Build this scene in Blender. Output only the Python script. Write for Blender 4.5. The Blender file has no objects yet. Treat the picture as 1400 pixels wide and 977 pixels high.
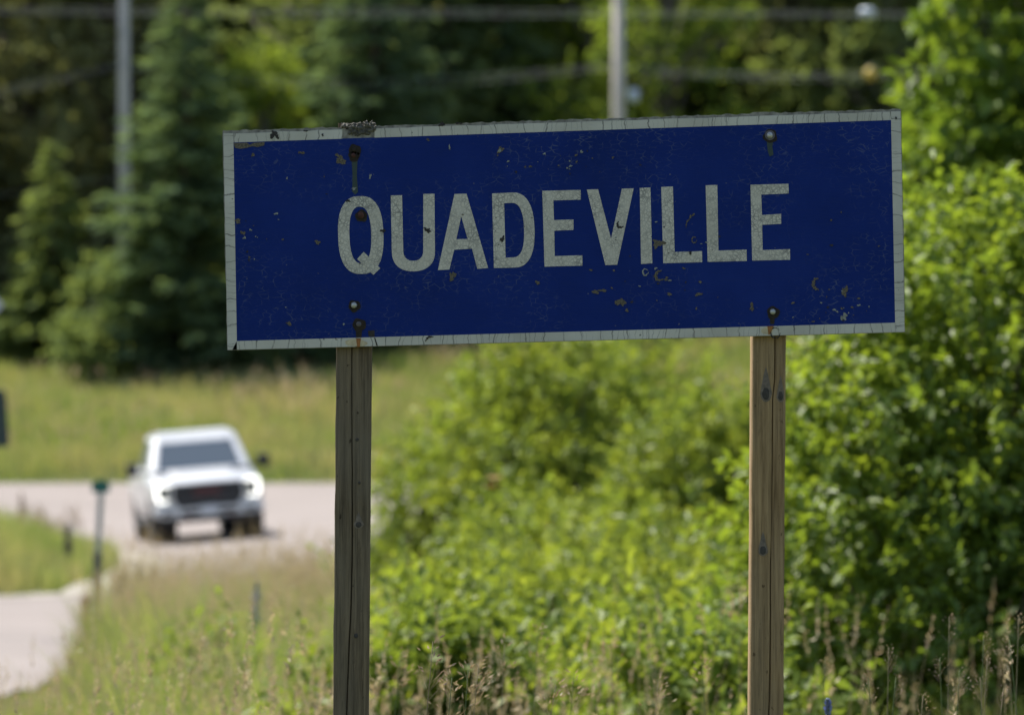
import bpy, bmesh, math, random
import numpy as np
from mathutils import Vector, Matrix

# ------------------------------------------------------------------ camera, sky, sun, exposure
SC = bpy.context.scene
COL = SC.collection
CZ = 3.5                       # camera height above the datum
FPX = 11667.0                  # focal length in photo pixels (300 mm on 36 mm, 1400 px)
cam = bpy.data.cameras.new('camera')
cam.lens = 300; cam.sensor_width = 36; cam.clip_start = 0.5; cam.clip_end = 8000
cam.dof.use_dof = True; cam.dof.focus_distance = 22.0; cam.dof.aperture_fstop = 7.5
cam.dof.aperture_blades = 9
cam_o = bpy.data.objects.new('camera', cam); COL.objects.link(cam_o)
cam_o.location = (0, 0, CZ); cam_o.rotation_euler = (math.radians(90), 0, 0)
SC.camera = cam_o

SUN_EL, SUN_AZ = math.radians(56), math.radians(-42)    # azimuth from +Y towards +X
world = bpy.data.worlds.new('World'); SC.world = world; world.use_nodes = True
wn = world.node_tree; bg = wn.nodes['Background']
sky = wn.nodes.new('ShaderNodeTexSky'); sky.sky_type = 'NISHITA'; sky.sun_disc = False
sky.sun_elevation = SUN_EL; sky.sun_rotation = SUN_AZ
sky.air_density = 1.0; sky.dust_density = 1.5; sky.ozone_density = 1.0
wn.links.new(sky.outputs[0], bg.inputs[0]); bg.inputs[1].default_value = 0.10
sun = bpy.data.lights.new('sun', 'SUN'); sun.energy = 4.6; sun.angle = math.radians(0.5); sun.color = (1.0, 0.955, 0.88)
sun_o = bpy.data.objects.new('sun', sun); COL.objects.link(sun_o)
sdir = Vector((math.cos(SUN_EL) * math.sin(SUN_AZ), math.cos(SUN_EL) * math.cos(SUN_AZ), math.sin(SUN_EL)))
sun_o.rotation_euler = sdir.to_track_quat('Z', 'Y').to_euler(); sun_o.location = (0, 0, 60)

vs = SC.view_settings
vs.view_transform = 'Standard'; vs.look = 'None'; vs.gamma = 1.0; vs.exposure = 0.9; vs.use_curve_mapping = False
SC.render.engine = 'CYCLES'
cy = SC.cycles
cy.use_denoising = True
cy.max_bounces = 7; cy.diffuse_bounces = 3; cy.glossy_bounces = 3; cy.transmission_bounces = 4; cy.transparent_max_bounces = 6
cy.caustics_reflective = False; cy.caustics_refractive = False
SC.render.film_transparent = False

# ------------------------------------------------------------------ helpers
def P(x, y, d):
    """photo point (1400 x 977) at distance d -> world"""
    return Vector(((x - 700) * d / FPX, d, CZ + (488.5 - y) * d / FPX))

def link(name, me, mat=None, parent=None, loc=None):
    o = bpy.data.objects.new(name, me); COL.objects.link(o)
    if mat is not None and not me.materials: me.materials.append(mat)
    if parent is not None: o.parent = parent
    if loc is not None: o.location = loc
    return o

def tag(o, label=None, cat=None, group=None, kind=None):
    if label: o['label'] = label
    if cat: o['category'] = cat
    if group: o['group'] = group
    if kind: o['kind'] = kind
    return o

def thing(name, loc, label, cat, group=None, rot=(0, 0, 0)):
    o = bpy.data.objects.new(name, None); COL.objects.link(o)
    o.empty_display_size = 0.2
    o.location = loc; o.rotation_euler = rot
    return tag(o, label, cat, group)

def copy_tree(o, parent=None):
    c = o.copy(); COL.objects.link(c); c.parent = parent
    for ch in list(o.children): copy_tree(ch, c)
    return c

def np_mesh(name, V, F, smooth=False):
    """V (n,3); F list of (m,k) int arrays"""
    me = bpy.data.meshes.new(name)
    V = np.asarray(V, dtype=np.float32)
    if not isinstance(F, (list, tuple)): F = [F]
    F = [np.asarray(f, dtype=np.int32) for f in F if len(f)]
    me.vertices.add(len(V)); me.vertices.foreach_set('co', V.ravel())
    loops = np.concatenate([f.ravel() for f in F])
    tot = np.concatenate([np.full(len(f), f.shape[1], np.int32) for f in F])
    start = np.concatenate([[0], np.cumsum(tot)[:-1]]).astype(np.int32)
    me.loops.add(len(loops)); me.loops.foreach_set('vertex_index', loops)
    me.polygons.add(len(tot)); me.polygons.foreach_set('loop_start', start)
    try: me.polygons.foreach_set('loop_total', tot)
    except Exception: pass
    if smooth: me.polygons.foreach_set('use_smooth', np.ones(len(tot), bool))
    me.update(calc_edges=True); me.validate()
    return me

class MB:
    """collects simple shapes into one mesh"""
    def __init__(s): s.v = []; s.f = []
    def add(s, vs_, fs):
        b = len(s.v); s.v += [tuple(p) for p in vs_]; s.f += [tuple(i + b for i in f) for f in fs]; return s
    def box(s, x0, x1, y0, y1, z0, z1):
        return s.add([(x0, y0, z0), (x1, y0, z0), (x1, y1, z0), (x0, y1, z0), (x0, y0, z1), (x1, y0, z1), (x1, y1, z1), (x0, y1, z1)],
                     [(0, 3, 2, 1), (4, 5, 6, 7), (0, 1, 5, 4), (1, 2, 6, 5), (2, 3, 7, 6), (3, 0, 4, 7)])
    def tube(s, pts, rad, n=8, cap=True):
        pts = [Vector(p) for p in pts]
        if not hasattr(rad, '__len__'): rad = [rad] * len(pts)
        vs_, fs = [], []
        for i, p in enumerate(pts):
            t = (pts[min(i + 1, len(pts) - 1)] - pts[max(i - 1, 0)]).normalized()
            a = Vector((1, 0, 0)) if abs(t.x) < 0.8 else Vector((0, 1, 0))
            u = t.cross(a).normalized(); w = t.cross(u)
            for k in range(n):
                an = 2 * math.pi * k / n
                vs_.append(p + (u * math.cos(an) + w * math.sin(an)) * rad[i])
        for i in range(len(pts) - 1):
            for k in range(n):
                fs.append((i * n + k, i * n + (k + 1) % n, (i + 1) * n + (k + 1) % n, (i + 1) * n + k))
        if cap:
            fs.append(tuple(range(n))[::-1]); fs.append(tuple((len(pts) - 1) * n + k for k in range(n)))
        return s.add(vs_, fs)
    def prism(s, poly, y0, y1):
        """poly list of (x,z), extruded from y0 (front) to y1"""
        n = len(poly)
        vs_ = [(x, y0, z) for x, z in poly] + [(x, y1, z) for x, z in poly]
        fs = [tuple(range(n)), tuple(range(2 * n - 1, n - 1, -1))] + [(i, i + n, (i + 1) % n + n, (i + 1) % n) for i in range(n)]
        return s.add(vs_, fs)
    def ring(s, outer, inner, y0, y1):
        n = len(outer); vs_ = []
        for yy in (y0, y1):
            vs_ += [(x, yy, z) for x, z in outer] + [(x, yy, z) for x, z in inner]
        fs = []
        for i in range(n):
            j = (i + 1) % n
            fs += [(i, j, n + j, n + i), (2 * n + j, 2 * n + i, 3 * n + i, 3 * n + j), (i, 2 * n + i, 2 * n + j, j), (n + j, 3 * n + j, 3 * n + i, n + i)]
        return s.add(vs_, fs)
    def mesh(s, name, off=(0, 0, 0), smooth=False, fix=True):
        me = bpy.data.meshes.new(name)
        ox, oy, oz = off
        me.from_pydata([(x - ox, y - oy, z - oz) for x, y, z in s.v], [], s.f)
        if fix:
            bm = bmesh.new(); bm.from_mesh(me); bmesh.ops.recalc_face_normals(bm, faces=bm.faces); bm.to_mesh(me); bm.free()
        if smooth:
            for p in me.polygons: p.use_smooth = True
        return me

def bevel(o, w, seg=2, ang=35):
    m = o.modifiers.new('bevel', 'BEVEL'); m.width = w; m.segments = seg; m.limit_method = 'ANGLE'; m.angle_limit = math.radians(ang)
    m.harden_normals = False
    return o

# ------------------------------------------------------------------ materials
def new_mat(name):
    m = bpy.data.materials.new(name); m.use_nodes = True
    nt = m.node_tree; b = nt.nodes['Principled BSDF']
    return m, nt, b
def N(nt, t, **kw):
    n = nt.nodes.new(t)
    for k, v in kw.items():
        if k.startswith('i_'):
            key = k[2:]; n.inputs[int(key) if key.isdigit() else key].default_value = v
        else: setattr(n, k, v)
    return n
def ramp(nt, fac, stops, interp='LINEAR'):
    r = nt.nodes.new('ShaderNodeValToRGB'); r.color_ramp.interpolation = interp
    e = r.color_ramp.elements
    while len(e) < len(stops): e.new(0.5)
    for i, (p, c) in enumerate(stops):
        e[i].position = p; e[i].color = (c[0], c[1], c[2], 1) if hasattr(c, '__len__') else (c, c, c, 1)
    nt.links.new(fac, r.inputs[0]); return r.outputs[0]
def mix(nt, fac, a, b, blend='MIX'):
    m = nt.nodes.new('ShaderNodeMix'); m.data_type = 'RGBA'; m.blend_type = blend
    for sock, v in ((m.inputs[0], fac), (m.inputs[6], a), (m.inputs[7], b)):
        if hasattr(v, 'links') or hasattr(v, 'is_linked'): nt.links.new(v, sock)
        elif hasattr(v, '__len__'): sock.default_value = (v[0], v[1], v[2], 1)
        else: sock.default_value = v
    return m.outputs[2]
def math_(nt, op, a, b=None, clamp=False):
    m = nt.nodes.new('ShaderNodeMath'); m.operation = op; m.use_clamp = clamp
    for i, v in enumerate((a, b)):
        if v is None: continue
        if hasattr(v, 'is_linked'): nt.links.new(v, m.inputs[i])
        else: m.inputs[i].default_value = v
    return m.outputs[0]
def objco(nt, scale=(1, 1, 1)):
    tc = nt.nodes.new('ShaderNodeTexCoord'); mp = nt.nodes.new('ShaderNodeMapping')
    mp.inputs['Scale'].default_value = scale
    nt.links.new(tc.outputs['Object'], mp.inputs[0]); return mp.outputs[0]
def noise(nt, co, scale, detail=3, rough=0.55):
    n = N(nt, 'ShaderNodeTexNoise'); n.inputs['Scale'].default_value = scale; n.inputs['Detail'].default_value = detail
    n.inputs['Roughness'].default_value = rough
    if co is not None: nt.links.new(co, n.inputs['Vector'])
    return n.outputs[0]
def bump(nt, b, h, strength=0.3, dist=0.01):
    n = N(nt, 'ShaderNodeBump'); n.inputs['Strength'].default_value = strength; n.inputs['Distance'].default_value = dist
    nt.links.new(h, n.inputs['Height']); nt.links.new(n.outputs[0], b.inputs['Normal'])

def leaf_mat(name, stops, trans, tw=0.45, gloss=0.06, rough=0.45, clump=None, cscale=0.8):
    """leaf: diffuse + translucent, colour varies leaf by leaf"""
    m = bpy.data.materials.new(name); m.use_nodes = True; nt = m.node_tree; nt.nodes.clear()
    out = N(nt, 'ShaderNodeOutputMaterial'); g = N(nt, 'ShaderNodeNewGeometry')
    oi = N(nt, 'ShaderNodeObjectInfo')
    r = math_(nt, 'ADD', math_(nt, 'MULTIPLY', g.outputs['Random Per Island'], 0.8), math_(nt, 'MULTIPLY', oi.outputs['Random'], 0.2))
    # half the leaf reflects and half transmits, so each lobe carries twice the leaf's measured reflectance
    col = ramp(nt, r, [(p, tuple(2.0 * k for k in c)) for p, c in stops])
    if clump:      # whole clumps differ in colour as well as single leaves
        ca, cb, amt = clump; co = objco(nt)
        k1 = ramp(nt, noise(nt, co, cscale, 3), [(0.42, 0.0), (0.60, amt)]); k2 = ramp(nt, noise(nt, co, cscale * 1.9 + 0.13, 3), [(0.45, 0.0), (0.64, amt)])
        col = mix(nt, k1, col, tuple(2 * v for v in ca)); col = mix(nt, k2, col, tuple(2 * v for v in cb))
    tcol = mix(nt, 1.0, col, trans, 'MULTIPLY')
    d = N(nt, 'ShaderNodeBsdfDiffuse'); t = N(nt, 'ShaderNodeBsdfTranslucent'); gl = N(nt, 'ShaderNodeBsdfGlossy'); gl.inputs['Roughness'].default_value = rough
    nt.links.new(col, d.inputs[0]); nt.links.new(tcol, t.inputs[0])
    m1 = N(nt, 'ShaderNodeMixShader'); m1.inputs[0].default_value = tw
    nt.links.new(d.outputs[0], m1.inputs[1]); nt.links.new(t.outputs[0], m1.inputs[2])
    m2 = N(nt, 'ShaderNodeMixShader'); m2.inputs[0].default_value = gloss
    nt.links.new(m1.outputs[0], m2.inputs[1]); nt.links.new(gl.outputs[0], m2.inputs[2])
    nt.links.new(m2.outputs[0], out.inputs[0])
    return m

M = {}
def plain(name, col, rough=0.6, metal=0.0, spec=0.5, var=0.0, vscale=30):
    m, nt, b = new_mat(name)
    b.inputs['Roughness'].default_value = rough; b.inputs['Metallic'].default_value = metal
    b.inputs['Specular IOR Level'].default_value = spec
    if var > 0:
        n = noise(nt, objco(nt), vscale, 4)
        lo = tuple(c * (1 - var) for c in col); hi = tuple(min(1, c * (1 + var)) for c in col)
        nt.links.new(ramp(nt, n, [(0.3, lo), (0.7, hi)]), b.inputs['Base Color'])
    else: b.inputs['Base Color'].default_value = (*col, 1)
    M[name] = m; return m

def make_materials():
    # --- sign blue sheeting: aged, faint horizontal crazing and specks
    m, nt, b = new_mat('sign_blue'); co = objco(nt)
    n1 = noise(nt, co, 2.6, 6, 0.65)
    base = ramp(nt, n1, [(0.30, (0.0058, 0.0190, 0.120)), (0.5, (0.0064, 0.0220, 0.150)), (0.72, (0.0100, 0.029, 0.180))])
    streak = noise(nt, objco(nt, (3, 1, 60)), 4.0, 4)
    base = mix(nt, ramp(nt, streak, [(0.5, 0.0), (0.8, 0.35)]), base, (0.016, 0.032, 0.13))
    v = N(nt, 'ShaderNodeTexVoronoi', feature='DISTANCE_TO_EDGE'); v.inputs['Scale'].default_value = 62
    wob = N(nt, 'ShaderNodeVectorMath', operation='MULTIPLY_ADD'); wob.inputs[1].default_value = (0.02, 0.02, 0.02)
    nn = N(nt, 'ShaderNodeTexNoise'); nn.inputs['Scale'].default_value = 18; nt.links.new(co, nn.inputs['Vector'])
    nt.links.new(nn.outputs['Color'], wob.inputs[0]); nt.links.new(objco(nt, (0.75, 1, 1.35)), wob.inputs[2])
    nt.links.new(wob.outputs[0], v.inputs['Vector'])
    line = ramp(nt, v.outputs['Distance'], [(0.0, 1.0), (0.06, 0.0)])
    patch = ramp(nt, noise(nt, co, 3.3, 3), [(0.42, 0.0), (0.68, 1.0)])
    frag = ramp(nt, noise(nt, co, 40, 2), [(0.45, 0.0), (0.6, 1.0)])
    lf = math_(nt, 'MULTIPLY', math_(nt, 'MULTIPLY', line, patch), math_(nt, 'MULTIPLY', frag, 0.8))
    base = mix(nt, lf, base, (0.11, 0.13, 0.19))
    sp = ramp(nt, noise(nt, co, 140, 2), [(0.70, 0.0), (0.76, 1.0)])
    spm = ramp(nt, noise(nt, objco(nt, (1.0, 1, 1.3)), 5.5, 3), [(0.56, 0.0), (0.72, 0.9)])
    base = mix(nt, math_(nt, 'MULTIPLY', sp, spm), base, (0.12, 0.11, 0.085))
    sp2 = ramp(nt, noise(nt, co, 85, 1), [(0.77, 0.0), (0.80, 0.7)])
    base = mix(nt, sp2, base, (0.14, 0.14, 0.15))
    nt.links.new(base, b.inputs['Base Color']); b.inputs['Roughness'].default_value = 0.7
    b.inputs['Specular IOR Level'].default_value = 0.1
    bump(nt, b, math_(nt, 'SUBTRACT', streak, line), 0.12, 0.002)
    M['sign_blue'] = m
    # --- sign white with fine crackle (letters)
    m, nt, b = new_mat('sign_white_crackle'); co = objco(nt)
    v = N(nt, 'ShaderNodeTexVoronoi', feature='DISTANCE_TO_EDGE'); v.inputs['Scale'].default_value = 105; nt.links.new(co, v.inputs['Vector'])
    v2 = N(nt, 'ShaderNodeTexVoronoi', feature='DISTANCE_TO_EDGE'); v2.inputs['Scale'].default_value = 66; nt.links.new(co, v2.inputs['Vector'])
    l1 = ramp(nt, v.outputs['Distance'], [(0.0, 1.0), (0.13, 0.0)]); l2 = ramp(nt, v2.outputs['Distance'], [(0.0, 1.0), (0.07, 0.0)])
    k = math_(nt, 'MULTIPLY', ramp(nt, noise(nt, co, 25, 3), [(0.35, 0.25), (0.65, 1.0)]), ramp(nt, noise(nt, co, 4.5, 3), [(0.36, 0.5), (0.60, 1.0)]))
    fac = math_(nt, 'MULTIPLY', math_(nt, 'MAXIMUM', math_(nt, 'MULTIPLY', l1, 0.8), math_(nt, 'MULTIPLY', l2, 0.8)), k)
    base = ramp(nt, noise(nt, co, 9, 4), [(0.3, (0.50, 0.460, 0.385)), (0.7, (0.60, 0.555, 0.47))])
    base = mix(nt, fac, base, (0.05, 0.055, 0.07))
    base = mix(nt, ramp(nt, noise(nt, co, 90, 1), [(0.76, 0.0), (0.79, 0.9)]), base, (0.06, 0.055, 0.05))
    nt.links.new(base, b.inputs['Base Color']); b.inputs['Roughness'].default_value = 0.6; b.inputs['Specular IOR Level'].default_value = 0.25
    bump(nt, b, fac, -0.2, 0.002); M['sign_white_crackle'] = m
    # --- border white with cross cracks
    for nm, ax in (('border_white_across', 0), ('border_white_upright', 2)):
        m, nt, b = new_mat(nm); co = objco(nt)
        sx = N(nt, 'ShaderNodeSeparateXYZ'); nt.links.new(co, sx.inputs[0])
        w = math_(nt, 'ADD', sx.outputs[ax], math_(nt, 'MULTIPLY', noise(nt, co, 11, 4), 0.05))
        ls = []
        for sc_, th, off in ((24, 0.05, 0.0), (64, 0.06, 3.7)):
            v = N(nt, 'ShaderNodeTexVoronoi', feature='DISTANCE_TO_EDGE'); v.voronoi_dimensions = '1D'; v.inputs['Scale'].default_value = sc_
            nt.links.new(math_(nt, 'ADD', w, off), v.inputs['W'])
            ls.append(ramp(nt, v.outputs['Distance'], [(0.0, 1.0), (th, 0.0)]))
        k2 = ramp(nt, noise(nt, co, 14, 2), [(0.45, 0.0), (0.65, 0.8)])
        k1 = ramp(nt, noise(nt, co, 19, 3), [(0.34, 0.30), (0.56, 1.0)])
        fac = math_(nt, 'MAXIMUM', math_(nt, 'MULTIPLY', ls[0], math_(nt, 'MULTIPLY', k1, 0.85)), math_(nt, 'MULTIPLY', ls[1], k2))
        base = ramp(nt, noise(nt, co, 6, 5), [(0.3, (0.41, 0.385, 0.325)), (0.7, (0.58, 0.55, 0.485))])
        base = mix(nt, fac, base, (0.05, 0.05, 0.05))
        base = mix(nt, ramp(nt, noise(nt, co, 60, 2), [(0.72, 0.0), (0.76, 0.9)]), base, (0.09, 0.085, 0.07))
        nt.links.new(base, b.inputs['Base Color']); b.inputs['Roughness'].default_value = 0.6; b.inputs['Specular IOR Level'].default_value = 0.25
        bump(nt, b, fac, -0.3, 0.002); M[nm] = m
    # --- weathered wood
    def wood(nm, lo, hi, dark, grey, gk):
        m, nt, b = new_mat(nm)
        g1 = noise(nt, objco(nt, (1, 1, 0.035)), 95, 5, 0.65); g2 = noise(nt, objco(nt, (1, 1, 0.02)), 260, 3, 0.7)
        big = noise(nt, objco(nt, (1, 1, 0.3)), 9, 4)
        base = ramp(nt, g1, [(0.32, lo), (0.66, hi)])
        base = mix(nt, ramp(nt, g2, [(0.52, 0.0), (0.72, 0.75)]), base, dark)
        base = mix(nt, math_(nt, 'MULTIPLY', ramp(nt, big, [(0.38, 0.0), (0.66, 1.0)]), gk), base, grey)
        sp = ramp(nt, noise(nt, objco(nt, (1, 1, 0.6)), 70, 2), [(0.70, 0.0), (0.76, 0.8)])
        base = mix(nt, sp, base, dark)
        nt.links.new(base, b.inputs['Base Color']); b.inputs['Roughness'].default_value = 0.85; b.inputs['Specular IOR Level'].default_value = 0.2
        bump(nt, b, math_(nt, 'ADD', g1, math_(nt, 'MULTIPLY', g2, 0.6)), 0.7, 0.004); M[nm] = m
    wood('wood_grey', (0.062, 0.044, 0.026), (0.215, 0.160, 0.098), (0.022, 0.015, 0.007), (0.175, 0.145, 0.105), 0.6)
    wood('wood_brown', (0.185, 0.116, 0.053), (0.39, 0.262, 0.132), (0.085, 0.050, 0.022), (0.26, 0.195, 0.12), 0.4)
    wood('wood_pole', (0.50, 0.445, 0.37), (0.62, 0.56, 0.475), (0.38, 0.335, 0.28), (0.55, 0.505, 0.44), 0.5)
    plain('plywood', (0.22, 0.205, 0.175), 0.9, var=0.5, vscale=60)
    plain('paint_chip_tan', (0.105, 0.088, 0.062), 0.9, var=0.7, vscale=330)
    plain('paint_chip_dark', (0.030, 0.026, 0.024), 0.9, var=0.4, vscale=160)
    plain('paint_chip_pale', (0.22, 0.225, 0.20), 0.8, var=0.3, vscale=160)
    plain('lichen', (0.11, 0.102, 0.082), 0.95, var=0.6, vscale=150)
    plain('crust_grey', (0.075, 0.07, 0.058), 0.95, var=0.6, vscale=150)
    plain('rust_dark', (0.018, 0.012, 0.007), 0.85, var=0.5, vscale=120)
    plain('rust_red', (0.060, 0.020, 0.012), 0.85, var=0.5, vscale=120)
    plain('rust_orange', (0.26, 0.105, 0.028), 0.85, var=0.35, vscale=120)
    plain('rust_stain', (0.47, 0.39, 0.25), 0.8, var=0.2, vscale=80)
    plain('bolt_metal', (0.42, 0.42, 0.40), 0.45, 0.7, var=0.2, vscale=200)
    plain('knot', (0.045, 0.037, 0.030), 0.8, var=0.35, vscale=90)
    plain('knot_halo', (0.155, 0.122, 0.092), 0.85, var=0.3, vscale=90)
    # --- ground
    m, nt, b = new_mat('soil_grass'); co = objco(nt)
    base = ramp(nt, noise(nt, co, 0.35, 6), [(0.3, (0.060, 0.068, 0.022)), (0.55, (0.085, 0.10, 0.03)), (0.75, (0.14, 0.12, 0.06))])
    base = mix(nt, ramp(nt, noise(nt, co, 6, 4), [(0.45, 0.0), (0.7, 0.6)]), base, (0.05, 0.055, 0.02))
    nt.links.new(base, b.inputs['Base Color']); b.inputs['Roughness'].default_value = 1.0; b.inputs['Specular IOR Level'].default_value = 0.1
    bump(nt, b, noise(nt, co, 5, 5), 0.6, 0.1); M['soil_grass'] = m
    m, nt, b = new_mat('old_asphalt'); co = objco(nt)
    base = ramp(nt, noise(nt, co, 0.5, 6), [(0.3, (0.235, 0.200, 0.180)), (0.7, (0.29, 0.250, 0.226))])
    base = mix(nt, ramp(nt, noise(nt, co, 45, 3), [(0.4, 0.0), (0.75, 0.5)]), base, (0.18, 0.160, 0.148))
    base = mix(nt, ramp(nt, noise(nt, objco(nt, (0.25, 1, 1)), 0.8, 4), [(0.45, 0.0), (0.65, 0.6)]), base, (0.20, 0.176, 0.160))
    nt.links.new(base, b.inputs['Base Color']); b.inputs['Roughness'].default_value = 0.9; b.inputs['Specular IOR Level'].default_value = 0.25
    bump(nt, b, noise(nt, co, 60, 3), 0.4, 0.01); M['old_asphalt'] = m
    plain('gravel', (0.33, 0.30, 0.25), 0.95, var=0.35, vscale=8)
    # --- truck
    m, nt, b = new_mat('truck_white')
    b.inputs['Base Color'].default_value = (0.66, 0.67, 0.68, 1); b.inputs['Roughness'].default_value = 0.28
    b.inputs['Coat Weight'].default_value = 0.6; b.inputs['Coat Roughness'].default_value = 0.06
    nt.links.new(ramp(nt, noise(nt, objco(nt), 3, 4), [(0.3, (0.58, 0.59, 0.60)), (0.7, (0.67, 0.68, 0.69))]), b.inputs['Base Color'])
    M['truck_white'] = m
    plain('black_plastic', (0.012, 0.012, 0.013), 0.55, var=0.3)
    plain('glass_dark', (0.075, 0.098, 0.122), 0.05, spec=0.8)
    plain('tyre', (0.014, 0.014, 0.007), 0.85, var=0.3)
    plain('alloy', (0.30, 0.30, 0.31), 0.35, 0.8)
    plain('chrome', (0.65, 0.66, 0.68), 0.15, 1.0)
    plain('red_paint', (0.15, 0.018, 0.020), 0.4)
    plain('plate_white', (0.62, 0.64, 0.68), 0.5)
    plain('lamp_lens', (0.16, 0.17, 0.18), 0.1, spec=0.8)
    plain('amber', (0.5, 0.16, 0.02), 0.3)
    m, nt, b = new_mat('daytime_lamp'); b.inputs['Base Color'].default_value = (0.9, 0.9, 0.9, 1)
    b.inputs['Emission Color'].default_value = (1.0, 0.98, 0.90, 1); b.inputs['Emission Strength'].default_value = 2.4; M['daytime_lamp'] = m
    # --- street things
    plain('galvanised', (0.33, 0.34, 0.35), 0.5, 0.5, var=0.2)
    plain('dark_sleeve', (0.085, 0.09, 0.10), 0.7, var=0.3)
    plain('teal_green', (0.012, 0.125, 0.105), 0.45, var=0.1)
    plain('dark_green_panel', (0.018, 0.038, 0.034), 0.6, var=0.2)
    plain('pale_aluminium', (0.50, 0.53, 0.55), 0.5, var=0.1)
    plain('orange_stake', (0.34, 0.085, 0.03), 0.7, var=0.2)
    plain('white_stake', (0.55, 0.54, 0.50), 0.7, var=0.2)
    plain('wire', (0.24, 0.25, 0.25), 0.6)
    plain('insulator', (0.50, 0.56, 0.62), 0.2)
    plain('yellow_marker', (0.62, 0.43, 0.06), 0.5)
    plain('bark', (0.075, 0.058, 0.043), 0.95, var=0.4, vscale=12)
    plain('bark_pale', (0.17, 0.15, 0.125), 0.95, var=0.4, vscale=12)
    plain('mullein_grey', (0.42, 0.41, 0.44), 0.95, var=0.35, vscale=40)
    plain('dry_stalk', (0.11, 0.10, 0.105), 0.95, var=0.35, vscale=40)
    plain('stem_green', (0.09, 0.12, 0.035), 0.8, var=0.25)
    plain('stem_tan', (0.19, 0.155, 0.08), 0.8, var=0.25)
    plain('petal_blue', (0.24, 0.27, 0.52), 0.7)
    plain('petal_orange', (0.50, 0.15, 0.05), 0.7)
    Y = (1.6, 1.45, 0.55)
    M['leaf_bush'] = leaf_mat('leaf_bush', [(0.0, (0.054, 0.086, 0.018)), (0.5, (0.082, 0.122, 0.022)), (0.85, (0.108, 0.148, 0.026)), (1.0, (0.138, 0.155, 0.032))], (1.55, 1.45, 0.55), 0.48, 0.03, 0.45, clump=((0.112, 0.145, 0.022), (0.056, 0.090, 0.022), 0.6), cscale=2.2)
    M['leaf_mid'] = leaf_mat('leaf_mid', [(0.0, (0.060, 0.090, 0.018)), (0.5, (0.092, 0.128, 0.024)), (1.0, (0.132, 0.156, 0.032))], (1.5, 1.38, 0.62), 0.46, 0.02, clump=((0.130, 0.150, 0.025), (0.050, 0.085, 0.022), 0.6), cscale=1.6)
    M['leaf_tree'] = leaf_mat('leaf_tree', [(0.0, (0.040, 0.072, 0.015)), (0.6, (0.064, 0.104, 0.020)), (1.0, (0.092, 0.130, 0.025))], (1.5, 1.4, 0.55), 0.45, 0.02, clump=((0.110, 0.140, 0.022), (0.042, 0.075, 0.018), 0.5), cscale=1.2)
    M['leaf_lime'] = leaf_mat('leaf_lime', [(0.0, (0.062, 0.090, 0.022)), (0.6, (0.100, 0.135, 0.028)), (1.0, (0.140, 0.165, 0.036))], (1.45, 1.4, 0.65), 0.46, 0.0)
    M['leaf_forest'] = leaf_mat('leaf_forest', [(0.0, (0.066, 0.088, 0.036)), (0.6, (0.092, 0.118, 0.046)), (1.0, (0.115, 0.140, 0.054))], (1.4, 1.35, 0.7), 0.45, 0.0)
    M['leaf_olive'] = leaf_mat('leaf_olive', [(0.0, (0.082, 0.090, 0.046)), (0.6, (0.110, 0.118, 0.058)), (1.0, (0.132, 0.138, 0.068))], (1.35, 1.3, 0.7), 0.42, 0.0)
    M['needle_dark'] = leaf_mat('needle_dark', [(0.0, (0.052, 0.076, 0.045)), (0.6, (0.074, 0.104, 0.054)), (1.0, (0.098, 0.128, 0.060))], (1.3, 1.3, 0.7), 0.40, 0.0)
    M['grass_green'] = leaf_mat('grass_green', [(0.0, (0.075, 0.112, 0.022)), (0.45, (0.115, 0.155, 0.030)), (0.75, (0.160, 0.172, 0.048)), (1.0, (0.250, 0.208, 0.100))], (1.25, 1.25, 0.7), 0.42, 0.05, clump=((0.235, 0.215, 0.085), (0.075, 0.135, 0.018), 0.65), cscale=0.55)
    M['grass_bank'] = leaf_mat('grass_bank', [(0.0, (0.090, 0.120, 0.032)), (0.5, (0.130, 0.158, 0.042)), (0.8, (0.190, 0.182, 0.072)), (1.0, (0.265, 0.205, 0.115))], (1.2, 1.2, 0.7), 0.40, 0.04, clump=((0.24, 0.195, 0.105), (0.085, 0.135, 0.025), 0.6), cscale=0.22)
    M['seed_tan'] = leaf_mat('seed_tan', [(0.0, (0.150, 0.105, 0.066)), (0.5, (0.225, 0.170, 0.105)), (1.0, (0.300, 0.245, 0.150))], (1.1, 1.05, 0.9), 0.35, 0.03)
    M['seed_brown'] = leaf_mat('seed_brown', [(0.0, (0.110, 0.080, 0.062)), (0.5, (0.170, 0.125, 0.092)), (1.0, (0.240, 0.185, 0.125))], (1.1, 1.05, 0.9), 0.3, 0.03)
make_materials()

# ------------------------------------------------------------------ terrain
def sstep(a, b, x):
    t = np.clip((x - a) / (b - a), 0, 1); return t * t * (3 - 2 * t)
def near_edge(X): return np.interp(X, [-40, -5.5, -5.05, -4.5, 0, 20], [84.5, 86, 88.5, 94, 96, 98])
def island_in(X, d):
    """>0 inside the grass island: metres from its edge"""
    right = np.interp(d, [117, 121, 134, 143, 150], [-8.2, -6.35, -6.1, -6.7, -9.5])
    return np.minimum(np.minimum(d - 119.5, 149 - d), (right - X))
def far_edge(X): return 189 + 0.05 * np.sin(X * 0.3) + np.where(X > 0, 0.02 * X, 0)
def z_verge(X, d):
    z = np.interp(d, [-60, 0, 22, 45, 60, 85, 96, 160], [-1.6, -1.6, -1.95, -2.45, -2.7, -3.02, -3.12, -3.0])
    low = sstep(-0.046, -0.058, X / np.maximum(d, 1)) * sstep(35, 70, d)
    return z - 0.5 * low + 0.05 * np.sin(X * 1.7 + d * 0.21) + 0.04 * np.sin(d * 0.6 - X)
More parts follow.
